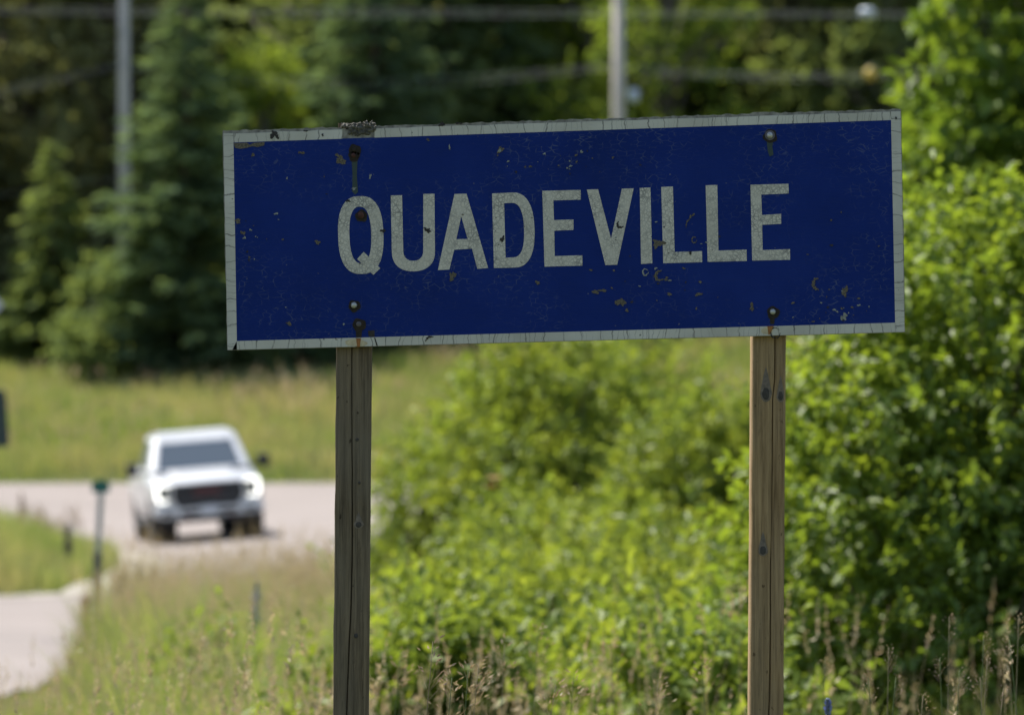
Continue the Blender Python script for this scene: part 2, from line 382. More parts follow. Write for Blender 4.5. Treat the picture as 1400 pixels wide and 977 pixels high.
def z_road(X, d):
    z = np.interp(d, [60, 88, 100, 119, 146, 189, 200], [-3.6, -3.48, -3.42, -3.35, -3.17, -2.79, -2.72])
    bank = 0.08 * np.clip(X + 5.2, -4, 4) * sstep(122, 140, d) * (1 - sstep(165, 186, d))
    return z + bank
def z_far(X, d):
    z = np.interp(d, [180, 189, 192, 200, 215, 260, 320, 500, 1000, 3000], [-2.85, -2.79, -2.45, -1.75, -0.55, 2.6, 6.5, 14, 25, 60])
    z = z + 0.35 * sstep(-6, 2, X) * sstep(192, 212, d) - 0.12 * sstep(-8, -14, X) * sstep(195, 212, d)
    return z + 0.10 * np.sin(X * 0.9 + d * 0.3) * sstep(190, 200, d)
def road_mask(X, d):
    """signed distance-like: >0 on pavement"""
    r = np.minimum(d - near_edge(X), far_edge(X) - d)
    r = np.minimum(r, -island_in(X, d))
    # right of the carriageway the ground is grass up to the far road
    g = np.minimum(X - 3.0, 152 - d)
    return np.minimum(r, -g)
def zr(X, d):
    X = np.asarray(X, float); d = np.asarray(d, float)
    ne = near_edge(X); fe = far_edge(X)
    z = z_road(X, d)
    t = sstep(ne - 3.5, ne, d); z = z_verge(X, d) * (1 - t) + z * t
    t = sstep(fe, fe + 2, d); z = z * (1 - t) + z_far(X, d) * t
    isl = island_in(X, d); z = z + 0.22 * sstep(0, 2.5, isl)
    g = np.minimum(X - 3.0, 152 - d); g = np.minimum(g, d - ne); z = z + 0.15 * sstep(0, 2, g)
    return z + CZ
def zg(X, d): return float(zr(np.array([X]), np.array([d]))[0])

def sheet(xs, ys, zf, keep=None):
    XX, YY = np.meshgrid(xs, ys); ZZ = zf(XX, YY)
    V = np.stack([XX.ravel(), YY.ravel(), ZZ.ravel()], 1)
    nx, ny = len(xs), len(ys)
    i = np.arange(nx - 1)[None, :] + nx * np.arange(ny - 1)[:, None]
    F = np.stack([i, i + 1, i + 1 + nx, i + nx], -1).reshape(-1, 4)
    if keep is not None:
        c = keep(XX, YY).ravel(); F = F[np.all(c[F], 1)]
        used = np.unique(F); mp = -np.ones(len(V), int); mp[used] = np.arange(len(used)); V = V[used]; F = mp[F]
    return V, F
xs = np.unique(np.concatenate([np.linspace(-1500, -60, 25), np.linspace(-60, -18, 29), np.linspace(-18, 18, 121), np.linspace(18, 60, 29), np.linspace(60, 1500, 25)]))
ys = np.unique(np.concatenate([np.linspace(-200, 0, 12), np.linspace(0, 80, 81), np.linspace(80, 220, 351), np.linspace(220, 340, 60), np.linspace(340, 3000, 40)]))
def ground_z(X, d): return zr(X, d) - 0.12 * sstep(0.0, 0.6, road_mask(X, d))
V, F = sheet(xs, ys, ground_z)
ground = link('ground', np_mesh('ground', V, F, True), M['soil_grass']); tag(ground, kind='structure')
xr = np.linspace(-40, 30, 351); yr = np.linspace(80, 195, 460)
V, F = sheet(xr, yr, lambda X, d: zr(X, d) + 0.004, lambda X, d: road_mask(X, d) > 0.05)
road = link('road', np_mesh('road', V, F, True), M['old_asphalt']); tag(road, kind='structure')
# gravel shoulders: a thin strip either side of the pavement edge
V, F = sheet(xr, yr, lambda X, d: zr(X, d) + 0.012, lambda X, d: (road_mask(X, d) > -0.15) & (road_mask(X, d) < 0.75))
shoulder = link('gravel_shoulder', np_mesh('gravel_shoulder', V, F, True), M['gravel']); tag(shoulder, kind='structure')

# ------------------------------------------------------------------ vegetation generators
def unit(a): return a / np.maximum(np.linalg.norm(a, axis=-1, keepdims=True), 1e-9)
def leaf_geo(pos, t, nrm, size, width, shape=6, fold=0.25, rng=None):
    """pos base (n,3), t direction, nrm normal, size length (n,), width ratio"""
    t = unit(t); s = unit(np.cross(nrm, t)); nn = np.cross(t, s)
    L = size[:, None]; W = (size * width)[:, None]
    if shape == 4:
        v = np.stack([pos, pos + t * L * 0.45 + s * W * 0.5 + nn * W * fold, pos + t * L, pos + t * L * 0.45 - s * W * 0.5 + nn * W * fold], 1)
        f = np.array([[0, 1, 2], [0, 2, 3]])
    else:
        v = np.stack([pos, pos + t * L * 0.28 + s * W * 0.46 + nn * W * fold, pos + t * L * 0.62 + s * W * 0.42 + nn * W * fold * 0.7,
                      pos + t * L - nn * L * 0.12, pos + t * L * 0.62 - s * W * 0.42 + nn * W * fold * 0.7, pos + t * L * 0.28 - s * W * 0.46 + nn * W * fold], 1)
        f = np.array([[0, 1, 2, 3], [0, 3, 4, 5]])
    k = v.shape[1]; n = len(pos)
    F = (f[None] + (np.arange(n) * k)[:, None, None]).reshape(-1, f.shape[1])
    return v.reshape(-1, 3), F
def sphere_dirs(rng, n):
    a = rng.normal(size=(n, 3)); return unit(a)
def lobed_sprays(rng, lobes, nspray, K, spray_len, leaf, width, shape, inner=0.45, up=0.35, spread=1.0):
    """leaves on twig sprays through a crown made of ellipsoid lobes"""
    lobes = np.array(lobes, float)
    w = (lobes[:, 3] * lobes[:, 4] + lobes[:, 4] * lobes[:, 5] + lobes[:, 3] * lobes[:, 5]); w /= w.sum()
    li = rng.choice(len(lobes), nspray, p=w)
    dr = sphere_dirs(rng, nspray); rr = inner + (1 - inner) * rng.random(nspray) ** 0.6
    c = lobes[li, :3] + dr * lobes[li, 3:6] * rr[:, None]
    tw = unit(dr * 0.8 + np.array([0, 0, up]) + rng.normal(size=(nspray, 3)) * 0.45)
    side = unit(np.cross(tw, rng.normal(size=(nspray, 3))))
    ln = spray_len * (0.6 + 0.8 * rng.random(nspray))
    j = (np.arange(K) + 0.5) / K
    pos = c[:, None, :] + tw[:, None, :] * (ln[:, None] * j[None])[..., None]
    sg = np.where(np.arange(K) % 2 == 0, 1.0, -1.0)[None, :, None]
    d = unit(tw[:, None, :] * (0.4 + 0.5 * j[None, :, None]) + side[:, None, :] * sg * spread + rng.normal(size=(nspray, K, 3)) * 0.35 + np.array([0, 0, -0.15]))
    nr = unit(np.array([0, 0, 1.0]) + rng.normal(size=(nspray, K, 3)) * 0.55 + dr[:, None, :] * 0.3)
    sz = leaf * (0.55 + 0.75 * rng.random((nspray, K)))
    return leaf_geo(pos.reshape(-1, 3), d.reshape(-1, 3), nr.reshape(-1, 3), sz.ravel(), width, shape)
def limb_mesh(name, base, tips, r0, rng, trunk_top=None):
    mb = MB(); base = Vector(base)
    if trunk_top is not None:
        tt = Vector(trunk_top); pts = [base.lerp(tt, k / 6) + Vector((rng.normal() * 0.04, rng.normal() * 0.04, 0)) * (0 if k in (0,) else 1) for k in range(7)]
        mb.tube(pts, [r0 * (1 - 0.75 * k / 6) for k in range(7)], 8)
    for tp in tips:
        tp = Vector(tp)
        st = base if trunk_top is None else base.lerp(Vector(trunk_top), min(0.95, max(0.2, 0.75 * (tp.z - base.z) / max(0.1, (Vector(trunk_top).z - base.z)))))
        mid = st.lerp(tp, 0.5) + Vector((rng.normal() * 0.06, rng.normal() * 0.06, 0.06 * (tp - st).length))
        r = r0 * (0.5 if trunk_top is None else 0.35)
        mb.tube([st, st.lerp(mid, .6), mid, tp], [r, r * 0.8, r * 0.6, r * 0.2], 5)
    return mb.mesh(name, smooth=True)
def woody(name, loc, lobes, label, cat, group, mat, seed, nspray=600, K=12, spray_len=0.25, leaf=0.07, width=0.55, shape=6, r0=0.05, trunk=None, barkm='bark', crown='foliage', stem='stem', inner=0.45, up=0.35):
    rng = np.random.default_rng(seed)
    t = thing(name, loc, label, cat, group)
    V, F = lobed_sprays(rng, lobes, nspray, K, spray_len, leaf, width, shape, inner, up)
    c = link(crown, np_mesh(crown, V, F), M[mat], t); c['kind'] = 'stuff'
    tips = []
    for l in lobes:
        for _ in range(2):
            d = sphere_dirs(rng, 1)[0] * np.array(l[3:6]) * 0.6; tips.append(tuple(np.array(l[:3]) + d))
    link(stem, limb_mesh(stem, (0, 0, -0.1), tips, r0, rng, trunk), M[barkm], t)
    return t
def spruce(name, loc, h, R, label, group, seed, mat='needle_dark', low=0.04, dens=1.0):
    rng = np.random.default_rng(seed)
    t = thing(name, loc, label, 'tree', group)
    P_, D_, N_, S_ = [], [], [], []
    z = low * h
    while z < h * 0.985:
        f = 1 - z / h
        rad = R * f ** 0.8 * (0.75 + 0.4 * rng.random()) + 0.08
        nb = max(5, int((6 + 8 * f) * dens))
        for a in rng.random(nb) * 6.283:
            rb = rad * (0.65 + 0.5 * rng.random()); zz = z + rng.normal() * 0.12
            ns = max(2, int(rb / 0.2)); u = (np.arange(ns) + 0.6 + 0.3 * rng.random(ns)) / ns
            hd = np.array([math.cos(a), math.sin(a), 0.0]); sd = np.array([-math.sin(a), math.cos(a), 0.0])
            drop = -0.35 * rb * u ** 1.2 + 0.22 * rb * u ** 3
            pts = hd[None] * (rb * u)[:, None] + np.array([0, 0, 1.0]) * (zz + drop)[:, None]
            for sg in (-1, 0, 1):
                d = hd[None] * 0.8 + sd[None] * sg * 0.75 + rng.normal(size=(ns, 3)) * 0.22 + np.array([0, 0, -0.22 + 0.1 * sg * sg])
                P_.append(pts); D_.append(d); N_.append(np.array([0, 0, 1.0]) + rng.normal(size=(ns, 3)) * 0.5)
                S_.append((0.30 + 0.25 * rng.random(ns)) * (0.6 + 0.5 * f))
        z += 0.20 + 0.10 * rng.random()
    V, F = leaf_geo(np.concatenate(P_), np.concatenate(D_), np.concatenate(N_), np.concatenate(S_), 0.42, 4, 0.15)
    c = link('crown', np_mesh('crown', V, F), M[mat], t); c['kind'] = 'stuff'
    mb = MB(); mb.tube([(0, 0, -0.3), (0, 0, h * 0.3), (0.03, 0, h * 0.7), (0, 0, h)], [0.02 * h, 0.016 * h, 0.008 * h, 0.01], 8)
    link('trunk', mb.mesh('trunk', smooth=True), M['bark'], t)
    return t
def broadleaf(name, loc, h, R, label, group, seed, mat, low=0.25, nl=26, per=26, leaf=0.26, bark='bark_pale'):
    rng = np.random.default_rng(seed)
    lobes = []
    for k in range(nl):
        u = rng.random(); zz = h * (low + (1 - low) * u) - 0.4; rr = R * math.sin(math.pi * (0.12 + 0.80 * u)) ** 0.7
        a = rng.random() * 6.283; q = rr * rng.random() ** 0.5
        s = 0.14 * h ** 0.5 * R ** 0.5 * (0.7 + 0.6 * rng.random())
        lobes.append((q * math.cos(a), q * math.sin(a), zz, s, s, s * 0.75))
    return woody(name, loc, lobes, label, 'tree', group, mat, seed + 7, nspray=nl * per, K=9, spray_len=0.7, leaf=leaf, width=0.7, shape=4, r0=0.018 * h, trunk=(0.1, 0, h * 0.85), barkm=bark, crown='crown', stem='trunk', inner=0.3, up=0.2)
def grass_geo(rng, X, Y, Z, h, w, lean=0.3):
    n = len(X); a = rng.random(n) * 6.283; b = rng.random(n) * 6.283
    base = np.stack([X, Y, Z], 1); s = np.stack([np.cos(a), np.sin(a), np.zeros(n)], 1) * (w * 0.5)[:, None]
    ln = np.stack([np.cos(b), np.sin(b), np.zeros(n)], 1) * (h * lean * (0.3 + 1.1 * rng.random(n)))[:, None]
    up = np.array([0, 0, 1.0])[None]
    m = base + up * (h * 0.55)[:, None] + ln * 0.3; tip = base + up * (h * (0.92 + 0.08 * rng.random(n)))[:, None] + ln
    v = np.stack([base - s, base + s, m + s * 0.8, m - s * 0.8, tip], 1).reshape(-1, 3)
    o = (np.arange(n) * 5)[:, None]
    return v, [np.array([[0, 1, 2, 3]]) + o, np.array([[3, 2, 4]]) + o]
def heads_geo(rng, X, Y, Z, h, L, nsp=9, sp=0.02, stemw=0.003, lean=0.25):
    """seed heads: thin stem ribbon + drooping spikelets round its top"""
    n = len(X); b = rng.random(n) * 6.283; a = rng.random(n) * 6.283
    base = np.stack([X, Y, Z], 1)
    ln = np.stack([np.cos(b), np.sin(b), np.zeros(n)], 1) * (h * lean * rng.random(n))[:, None]
    s = np.stack([np.cos(a), np.sin(a), np.zeros(n)], 1) * stemw
    tip = base + np.array([0, 0, 1.0]) * h[:, None] + ln
    mid = base + np.array([0, 0, 1.0]) * (h * 0.55)[:, None] + ln * 0.35
    v = np.stack([base - s, base + s, mid + s, mid - s, tip], 1).reshape(-1, 3); o = (np.arange(n) * 5)[:, None]
    F = [np.array([[0, 1, 2, 3]]) + o, np.array([[3, 2, 4]]) + o]
    j = (np.arange(nsp) + rng.random((n, nsp))) / nsp
    ax = unit(tip - mid)
    pos = tip[:, None] - ax[:, None] * (L[:, None] * j)[..., None]
    hd = unit(ax[:, None] * 0.75 + rng.normal(size=(n, nsp, 3)) * 0.42)
    sz = sp * (0.8 + 0.6 * rng.random((n, nsp))) * (0.5 + j)
    V2, F2 = leaf_geo(pos.reshape(-1, 3), hd.reshape(-1, 3), rng.normal(size=(n * nsp, 3)), sz.ravel(), 0.34, 4, 0.3)
    b0 = len(v)
    return np.concatenate([v, V2]), [F[0], np.concatenate([F[1], F2 + b0])]

# ------------------------------------------------------------------ grass (uncountable: stuff)
def scatter(rng, d0, d1, dens, margin, xlim=None):
    """random points in the wedge the lens sees, plus a margin either side"""
    n = int(dens * ((0.06 * (d1 ** 2 - d0 ** 2)) + 2 * margin * (d1 - d0)))
    d = d0 + (d1 - d0) * rng.random(int(n * 2.2)); half = 0.062 * d + margin
    k = rng.random(len(d)) < half / half.max(); d = d[k][:n]; half = half[k][:n]
    X = (rng.random(len(d)) * 2 - 1) * half
    return X, d
def verge_h(X, d):
    """grass is tall on the verge, short where it meets the road on the left"""
    h = 1.0 - 0.82 * sstep(-0.0450, -0.0550, X / d) * sstep(38, 60, d)
    h *= 0.85 + 0.25 * np.sin(X * 1.9 + 0.7 * np.sin(d * .3)) * np.sin(d * 0.37 + X)
    return h
rng = np.random.default_rng(11)
def verge_grass():
    Vs, F4, F3, off = [], [], [], 0
    for d0, d1, dens, hh, ww in ((23.3, 45, 170, 0.74, 0.006), (45, 97, 150, 0.98, 0.010)):
        X, d = scatter(rng, d0, d1, dens, 1.0)
        k = d < near_edge(X) - 0.3; X, d = X[k], d[k]
        h = hh * verge_h(X, d) * (0.45 + 0.75 * rng.random(len(X)))
        v, f = grass_geo(rng, X, d, zr(X, d) - 0.02, h, ww * (0.7 + 0.8 * rng.random(len(X))), 0.45)
        Vs.append(v); F4.append(f[0] + off); F3.append(f[1] + off); off += len(v)
    o = link('verge_grass', np_mesh('verge_grass', np.concatenate(Vs), [np.concatenate(F4), np.concatenate(F3)]), M['grass_green'])
    tag(o, 'tall green meadow grass filling the roadside verge around the sign posts', 'grass', kind='stuff')
    X, d = scatter(rng, 25.5, 95, 17, 0.8); k = (d < near_edge(X) - 0.5); X, d = X[k], d[k]
    # seed heads gather in drifts
    dr = np.sin(X * 1.3 + 1.0) * np.sin(d * 0.21 + 0.6) + 0.6 * np.sin(X * 0.6 - d * 0.11) + 0.9 * sstep(-1.2, -3.0, X) * sstep(50, 70, d)
    k = rng.random(len(X)) < np.clip(0.45 + 0.5 * dr, 0.06, 1) * (1 - 0.6 * sstep(-0.018, -0.008, X / d) * (1 - sstep(44, 56, d))); X, d = X[k], d[k]
    h = (0.85 + 0.38 * rng.random(len(X))) * (1 + 0.12 * sstep(50, 75, d)) * np.clip(verge_h(X, d) + 0.05, 0.1, 1.1)
    # a drift of taller brome on the left of the verge
    dd = 66 + 28 * rng.random(1500); xx = (rng.uniform(165, 470, 1500) - 700) * dd / FPX; k = dd < near_edge(xx) - 0.4; xx, dd = xx[k], dd[k]
    hh = (0.88 + 0.30 * rng.random(len(xx))) * np.clip(verge_h(xx, dd) + 0.1, 0.1, 1.12)
    X = np.concatenate([X, xx]); d = np.concatenate([d, dd]); h = np.concatenate([h, hh])
    v, f = heads_geo(rng, X, d, zr(X, d), h, 0.15 + 0.08 * rng.random(len(X)), 18, 0.020, 0.0016)
    o = link('seed_heads', np_mesh('seed_heads', v, f), M['seed_tan'])
    tag(o, 'tan ripe seed heads standing above the green verge grass', 'grass', kind='stuff')
verge_grass()
def island_grass():
    X = -14 + 8.2 * rng.random(26000); d = 119 + 31 * rng.random(26000)
    k = island_in(X, d) > 0.05; X, d = X[k], d[k]
    h = (0.55 + 0.45 * rng.random(len(X))) * (0.45 + 0.55 * sstep(0, 2.0, island_in(X, d)))
    v, f = grass_geo(rng, X, d, zr(X, d) - 0.02, h, 0.015 + 0.012 * rng.random(len(X)), 0.35)
    o = link('island_grass', np_mesh('island_grass', v, f), M['grass_bank']); tag(o, 'pale green grass on the island between the two pavements', 'grass', kind='stuff')
    X = -13 + 6.6 * rng.random(420); d = 138 + 9.5 * rng.random(420); k = (island_in(X, d) > 0.5) & (np.sin(X * 3.1) + np.sin(X * 1.3 + d) > -0.5); X, d = X[k], d[k]
    v, f = heads_geo(rng, X, d, zr(X, d), 0.62 + 0.3 * rng.random(len(X)), 0.22 + 0.1 * rng.random(len(X)), 10, 0.07, 0.005)
    o = link('island_seed_heads', np_mesh('island_seed_heads', v, f), M['seed_brown']); tag(o, 'dark brown dock and grass heads along the top of the grass island', 'grass', kind='stuff')
island_grass()
def bank_grass():
    X, d = scatter(rng, 189.2, 226, 62, 4.0); k = d > far_edge(X) + 0.15; X, d = X[k], d[k]
    cl = np.sin(X * 0.8 + 0.5 * d) * np.sin(d * 0.45 - X * 0.5)
    h = (0.34 + 0.30 * rng.random(len(X)) + 0.12 * cl) * (0.4 + 0.6 * sstep(0, 2.5, d - far_edge(X)))
    v, f = grass_geo(rng, X, d, zr(X, d) - 0.02, h, 0.024 + 0.02 * rng.random(len(X)), 0.4)
    o = link('bank_grass', np_mesh('bank_grass', v, f), M['grass_bank']); tag(o, 'yellow green grass covering the bank between road and forest', 'grass', kind='stuff')
    X, d = scatter(rng, 193, 216, 3.0, 2.0)
    k = rng.random(len(X)) < np.clip(0.3 + 0.7 * np.sin(X * 0.7 + 2) * np.sin(d * 0.33), 0.05, 1); X, d = X[k], d[k]
    v, f = heads_geo(rng, X, d, zr(X, d), 0.6 + 0.25 * rng.random(len(X)), 0.2 + 0.1 * rng.random(len(X)), 8, 0.09, 0.006)
    o = link('bank_seed_heads', np_mesh('bank_seed_heads', v, f), M['seed_tan']); tag(o, 'straw coloured seed heads in drifts on the far bank', 'grass', kind='stuff')
bank_grass()

# ------------------------------------------------------------------ forest behind the bank
FG = 'trees of the forest behind the grassy bank'
def at(px, d, dz=0.0):
    X = (px - 700) * d / FPX; return (X, d, zg(X, d) + dz)
spruce('spruce_tree', at(254, 214), 10.6, 2.8, 'broad dark spruce with skirts to the grass on the bank behind the truck', None, 101, dens=1.5)
spruce('spruce_tree', at(512, 221), 12.8, 3.3, 'tall dark spruce standing behind the upper left half of the sign', None, 102, dens=1.4)
spruce('spruce_tree', at(418, 216), 5.6, 1.7, 'low dark spruce between the two big spruces', None, 103, dens=1.4)
spruce('spruce_tree', at(72, 219), 6.0, 1.8, 'shaggy spruce beside the utility pole on the forest edge', None, 104, 'leaf_forest', dens=1.4)
broadleaf('birch_tree', at(356, 224), 8.6, 1.6, 'yellow green birch top lit between two dark spruces', None, 105, 'leaf_lime', 0.45, 18, 30, 0.22)
broadleaf('poplar_tree', at(905, 226), 12.5, 3.0, 'light green poplar beside the right hand utility pole', None, 106, 'leaf_lime', 0.2, 34, 30, 0.24)
broadleaf('poplar_tree', at(800, 232), 11.0, 1.7, 'slim light green poplar just behind the right hand utility pole', None, 107, 'leaf_lime', 0.3, 20, 28, 0.24)
broadleaf('alder_bush', at(128, 212.5), 3.4, 1.0, 'light green alder growing against the skirts of the broad spruce', None, 108, 'leaf_forest', 0.1, 12, 24, 0.2)
# prototypes of the forest, then copies
kinds = []
tr = random.Random(5)
lab = {'s': 'dark green spruce among the crowded forest trees', 'o': 'olive green pine among the crowded forest trees', 'b': 'mid green maple among the crowded forest trees'}
nm = {'s': 'spruce_tree', 'o': 'pine_tree', 'b': 'maple_tree'}
proto = {}
def forest_tree(kind, var, loc, rz, sc):
    key = (kind, var)
    if key not in proto:
        if kind == 's': o = spruce('spruce_tree', loc, 15, 3.1, lab[kind], FG, 200 + var, 'needle_dark', 0.03, 1.25)
        elif kind == 'o': o = broadleaf('pine_tree', loc, 15.5, 2.9, lab[kind], FG + ', olive', 220 + var, 'leaf_olive', 0.06, 52, 44, 0.23, 'bark')
        else: o = broadleaf('maple_tree', loc, 14.5, 3.1, lab[kind], FG + ', leafy', 240 + var, 'leaf_forest', 0.06, 52, 44, 0.23)
        proto[key] = o
    else:
        o = copy_tree(proto[key]); o.location = loc
    px = 700 + loc[0] * FPX / loc[1]
    where = 'beyond the pole by the broad spruce' if px < 169 else ('between the two near utility poles' if px < 845 else ('between right utility pole and young tree' if px < 1250 else 'behind the young tree by the right bush'))
    o['label'] = {'s': 'dark green spruce', 'o': 'olive green pine', 'b': 'mid green maple'}[kind] + (' in the forest front ' if loc[1] < 243 else ' deep in the forest ') + where
    o['group'] = {'s': 'dark spruces in the forest', 'o': 'olive pines in the forest', 'b': 'leafy maples in the forest'}[kind]
    o.rotation_euler = (0, 0, rz); o.scale = (sc, sc, sc * (0.95 + 0.15 * tr.random()))
for row, (d, n) in enumerate(((228, 15), (237, 15), (248, 15), (261, 15), (277, 14))):
    span = 0.062 * d + 6
    for k in range(n):
        X = -span + 2 * span * (k + 0.5 + tr.uniform(-.38, .38)) / n; dd = d + tr.uniform(-4, 4)
        px = 700 + X * FPX / dd
        if row == 0 and (770 < px < 1010 or 290 < px < 420): continue
        r = tr.random()
        if px < 230: kind = 'o' if r < 0.7 else 's'
        elif px < 700: kind = 's' if r < 0.6 else ('b' if r < 0.8 else 'o')
        else: kind = 'b' if r < 0.65 else ('s' if r < 0.85 else 'o')
        forest_tree(kind, tr.randrange(2), (X, dd, zg(X, dd) - 0.1), tr.random() * 6.28, tr.uniform(0.8, 1.2) * (1.0 + 0.06 * row))

# ------------------------------------------------------------------ utility poles and wires
def pole(px, d, ytop, label, r=0.165, crossarm=True):
    loc = at(px, d); top = P(px, ytop, d).z - loc[2]
    t = thing('utility_pole', loc, label, 'utility pole')
    link('pole_shaft', MB().tube([(0, 0, -0.3), (0.02, 0, top * .5), (0, 0, top)], [r * 1.1, r, r * 0.8], 12).mesh('pole_shaft', smooth=True), M['wood_pole'], t)
    if crossarm:
        bevel(link('crossarm', MB().box(-1.2, 1.2, -0.24, -0.14, top - 0.75, top - 0.62).mesh('crossarm'), M['wood_pole'], t), 0.01)
        for x in (-1.05, -0.45, 0.45, 1.05):
            link('pin_insulator', MB().tube([(x, -0.19, top - 0.62), (x, -0.19, top - 0.52), (x, -0.19, top - 0.48), (x, -0.19, top - 0.40)], [0.03, 0.03, 0.06, 0.04], 8).mesh('pin_insulator', smooth=True), M['insulator'], t)
    return t
p1 = pole(169, 222, -70, 'pale weathered utility pole rising behind the broad dark spruce')
p2 = pole(845, 218, -60, 'pale weathered utility pole rising above the top edge of the sign', 0.17)
p3 = pole(465, 268, -40, 'distant pale utility pole seen among the spruces', 0.15, False)
# hanging meter can on the second pole
z0 = P(868, 131, 218).z - p2.location.z
link('junction_can', MB().tube([(0.40, -0.2, z0 - 0.17), (0.40, -0.2, z0 - 0.12), (0.40, -0.2, z0 + 0.12), (0.40, -0.2, z0 + 0.17)], [0.08, 0.14, 0.14, 0.06], 10).mesh('junction_can', smooth=True), M['insulator'], p2)
link('bracket', MB().tube([(0.10, -0.02, z0 + 0.1), (0.40, -0.2, z0 + 0.16)], 0.025, 6).mesh('bracket'), M['galvanised'], p2)
def wire(pts, label, r=0.0085):
    """pts: list of (px,py,d) smoothed into a hanging curve"""
    q = [P(*p) for p in pts]; c = []
    for i in range(len(q) - 1):
        a, b = q[i], q[i + 1]; m0 = (q[i + 1] - q[max(i - 1, 0)]) * 0.5; m1 = (q[min(i + 2, len(q) - 1)] - a) * 0.5
        for k in range(8):
            s = k / 8; c.append(a * (2 * s ** 3 - 3 * s * s + 1) + m0 * (s ** 3 - 2 * s * s + s) + b * (-2 * s ** 3 + 3 * s * s) + m1 * (s ** 3 - s * s))
    c.append(q[-1]); o = c[0].copy()
    mb = MB().tube([p - o for p in c], r, 6)
    w = link('overhead_wire', mb.mesh('overhead_wire', smooth=True), M['wire'], loc=o); tag(w, label, 'wire', 'overhead wires strung between the poles')
wire([(-350, 8, 216), (170, 13, 216), (700, 15, 214), (1185, 18, 212), (1800, 22, 210)], 'upper of the paired pale wires strung straight along the pole tops')
wire([(-350, 14, 217), (170, 19, 217), (700, 22, 215), (1185, 22, 213), (1800, 28, 211)], 'lower of the paired pale wires strung straight along the pole tops')
L2 = 'sagging pale service wire between the two utility poles'
for dy in (0, 9):
    wire([(169, 86 + dy * .4, 221.7), (320, 103 + dy, 221), (480, 111 + dy, 220), (650, 104 + dy, 219), (845, 88 + dy * .5, 217.7)], ('upper ' if dy == 0 else 'lower ') + L2, 0.007)
L3 = 'pale service wire running from the left utility pole out of view'
for dy in (0, 8): wire([(-300, 175 + dy, 219), (0, 122 + dy, 220), (169, 86 + dy * .4, 221.7)], ('upper ' if dy == 0 else 'lower ') + L3, 0.007)
L4 = 'slack pale service wire running from the right utility pole over the forest edge'
for dy in (0, 6): wire([(845, 88 + dy, 217.7), (980, 100 + dy, 216), (1190, 100 + dy, 212), (1600, 66 + dy, 208)], ('upper ' if dy == 0 else 'lower ') + L4, 0.007)
L5 = 'low pale guy wire crossing behind the broad spruce'
wire([(-300, 310, 221), (0, 266, 221), (169, 246, 221.9), (300, 282, 222), (480, 330, 221)], L5, 0.007)
c = P(1185, 18, 212.4)
s_ = link('spacer_insulator', MB().tube([(-0.20, 0, -.05), (-0.12, 0, 0), (0.12, 0, 0), (0.20, 0, .03)], [0.05, 0.13, 0.13, 0.05], 10).mesh('spacer_insulator', smooth=True), M['insulator'], loc=c)
tag(s_, 'white glass insulator clamped on the top overhead wires', 'insulator')
c = P(1190, 101, 212)
mk = thing('line_marker', c, 'yellow ball marker hanging on the slack service wire', 'line marker')
pts = [(0.16 * math.sin(math.pi * k / 8), -0.16 * math.cos(math.pi * k / 8)) for k in range(9)]
link('ball', MB().tube([(0, 0, z) for r_, z in pts], [max(r_, 0.005) for r_, z in pts], 14).mesh('ball', smooth=True), M['yellow_marker'], mk)
link('clamp', MB().box(-0.05, 0.05, -0.03, 0.03, 0.14, 0.22).mesh('clamp'), M['galvanised'], mk)

# ------------------------------------------------------------------ shrubs and the near tree
def shrub_lobes(seed, n, R, h, base=0.25):
    r = np.random.default_rng(seed); L = []
    for k in range(n):
        u = (k + 0.5) / n; a = r.random() * 6.283; q = R * (1 - 0.55 * u) * r.random() ** 0.45
        s = R * (0.34 + 0.22 * r.random())
        L.append((q * math.cos(a), q * math.sin(a), h * (base + (1 - base) * u) - s * 0.5, s, s, s * 0.85))
    return L
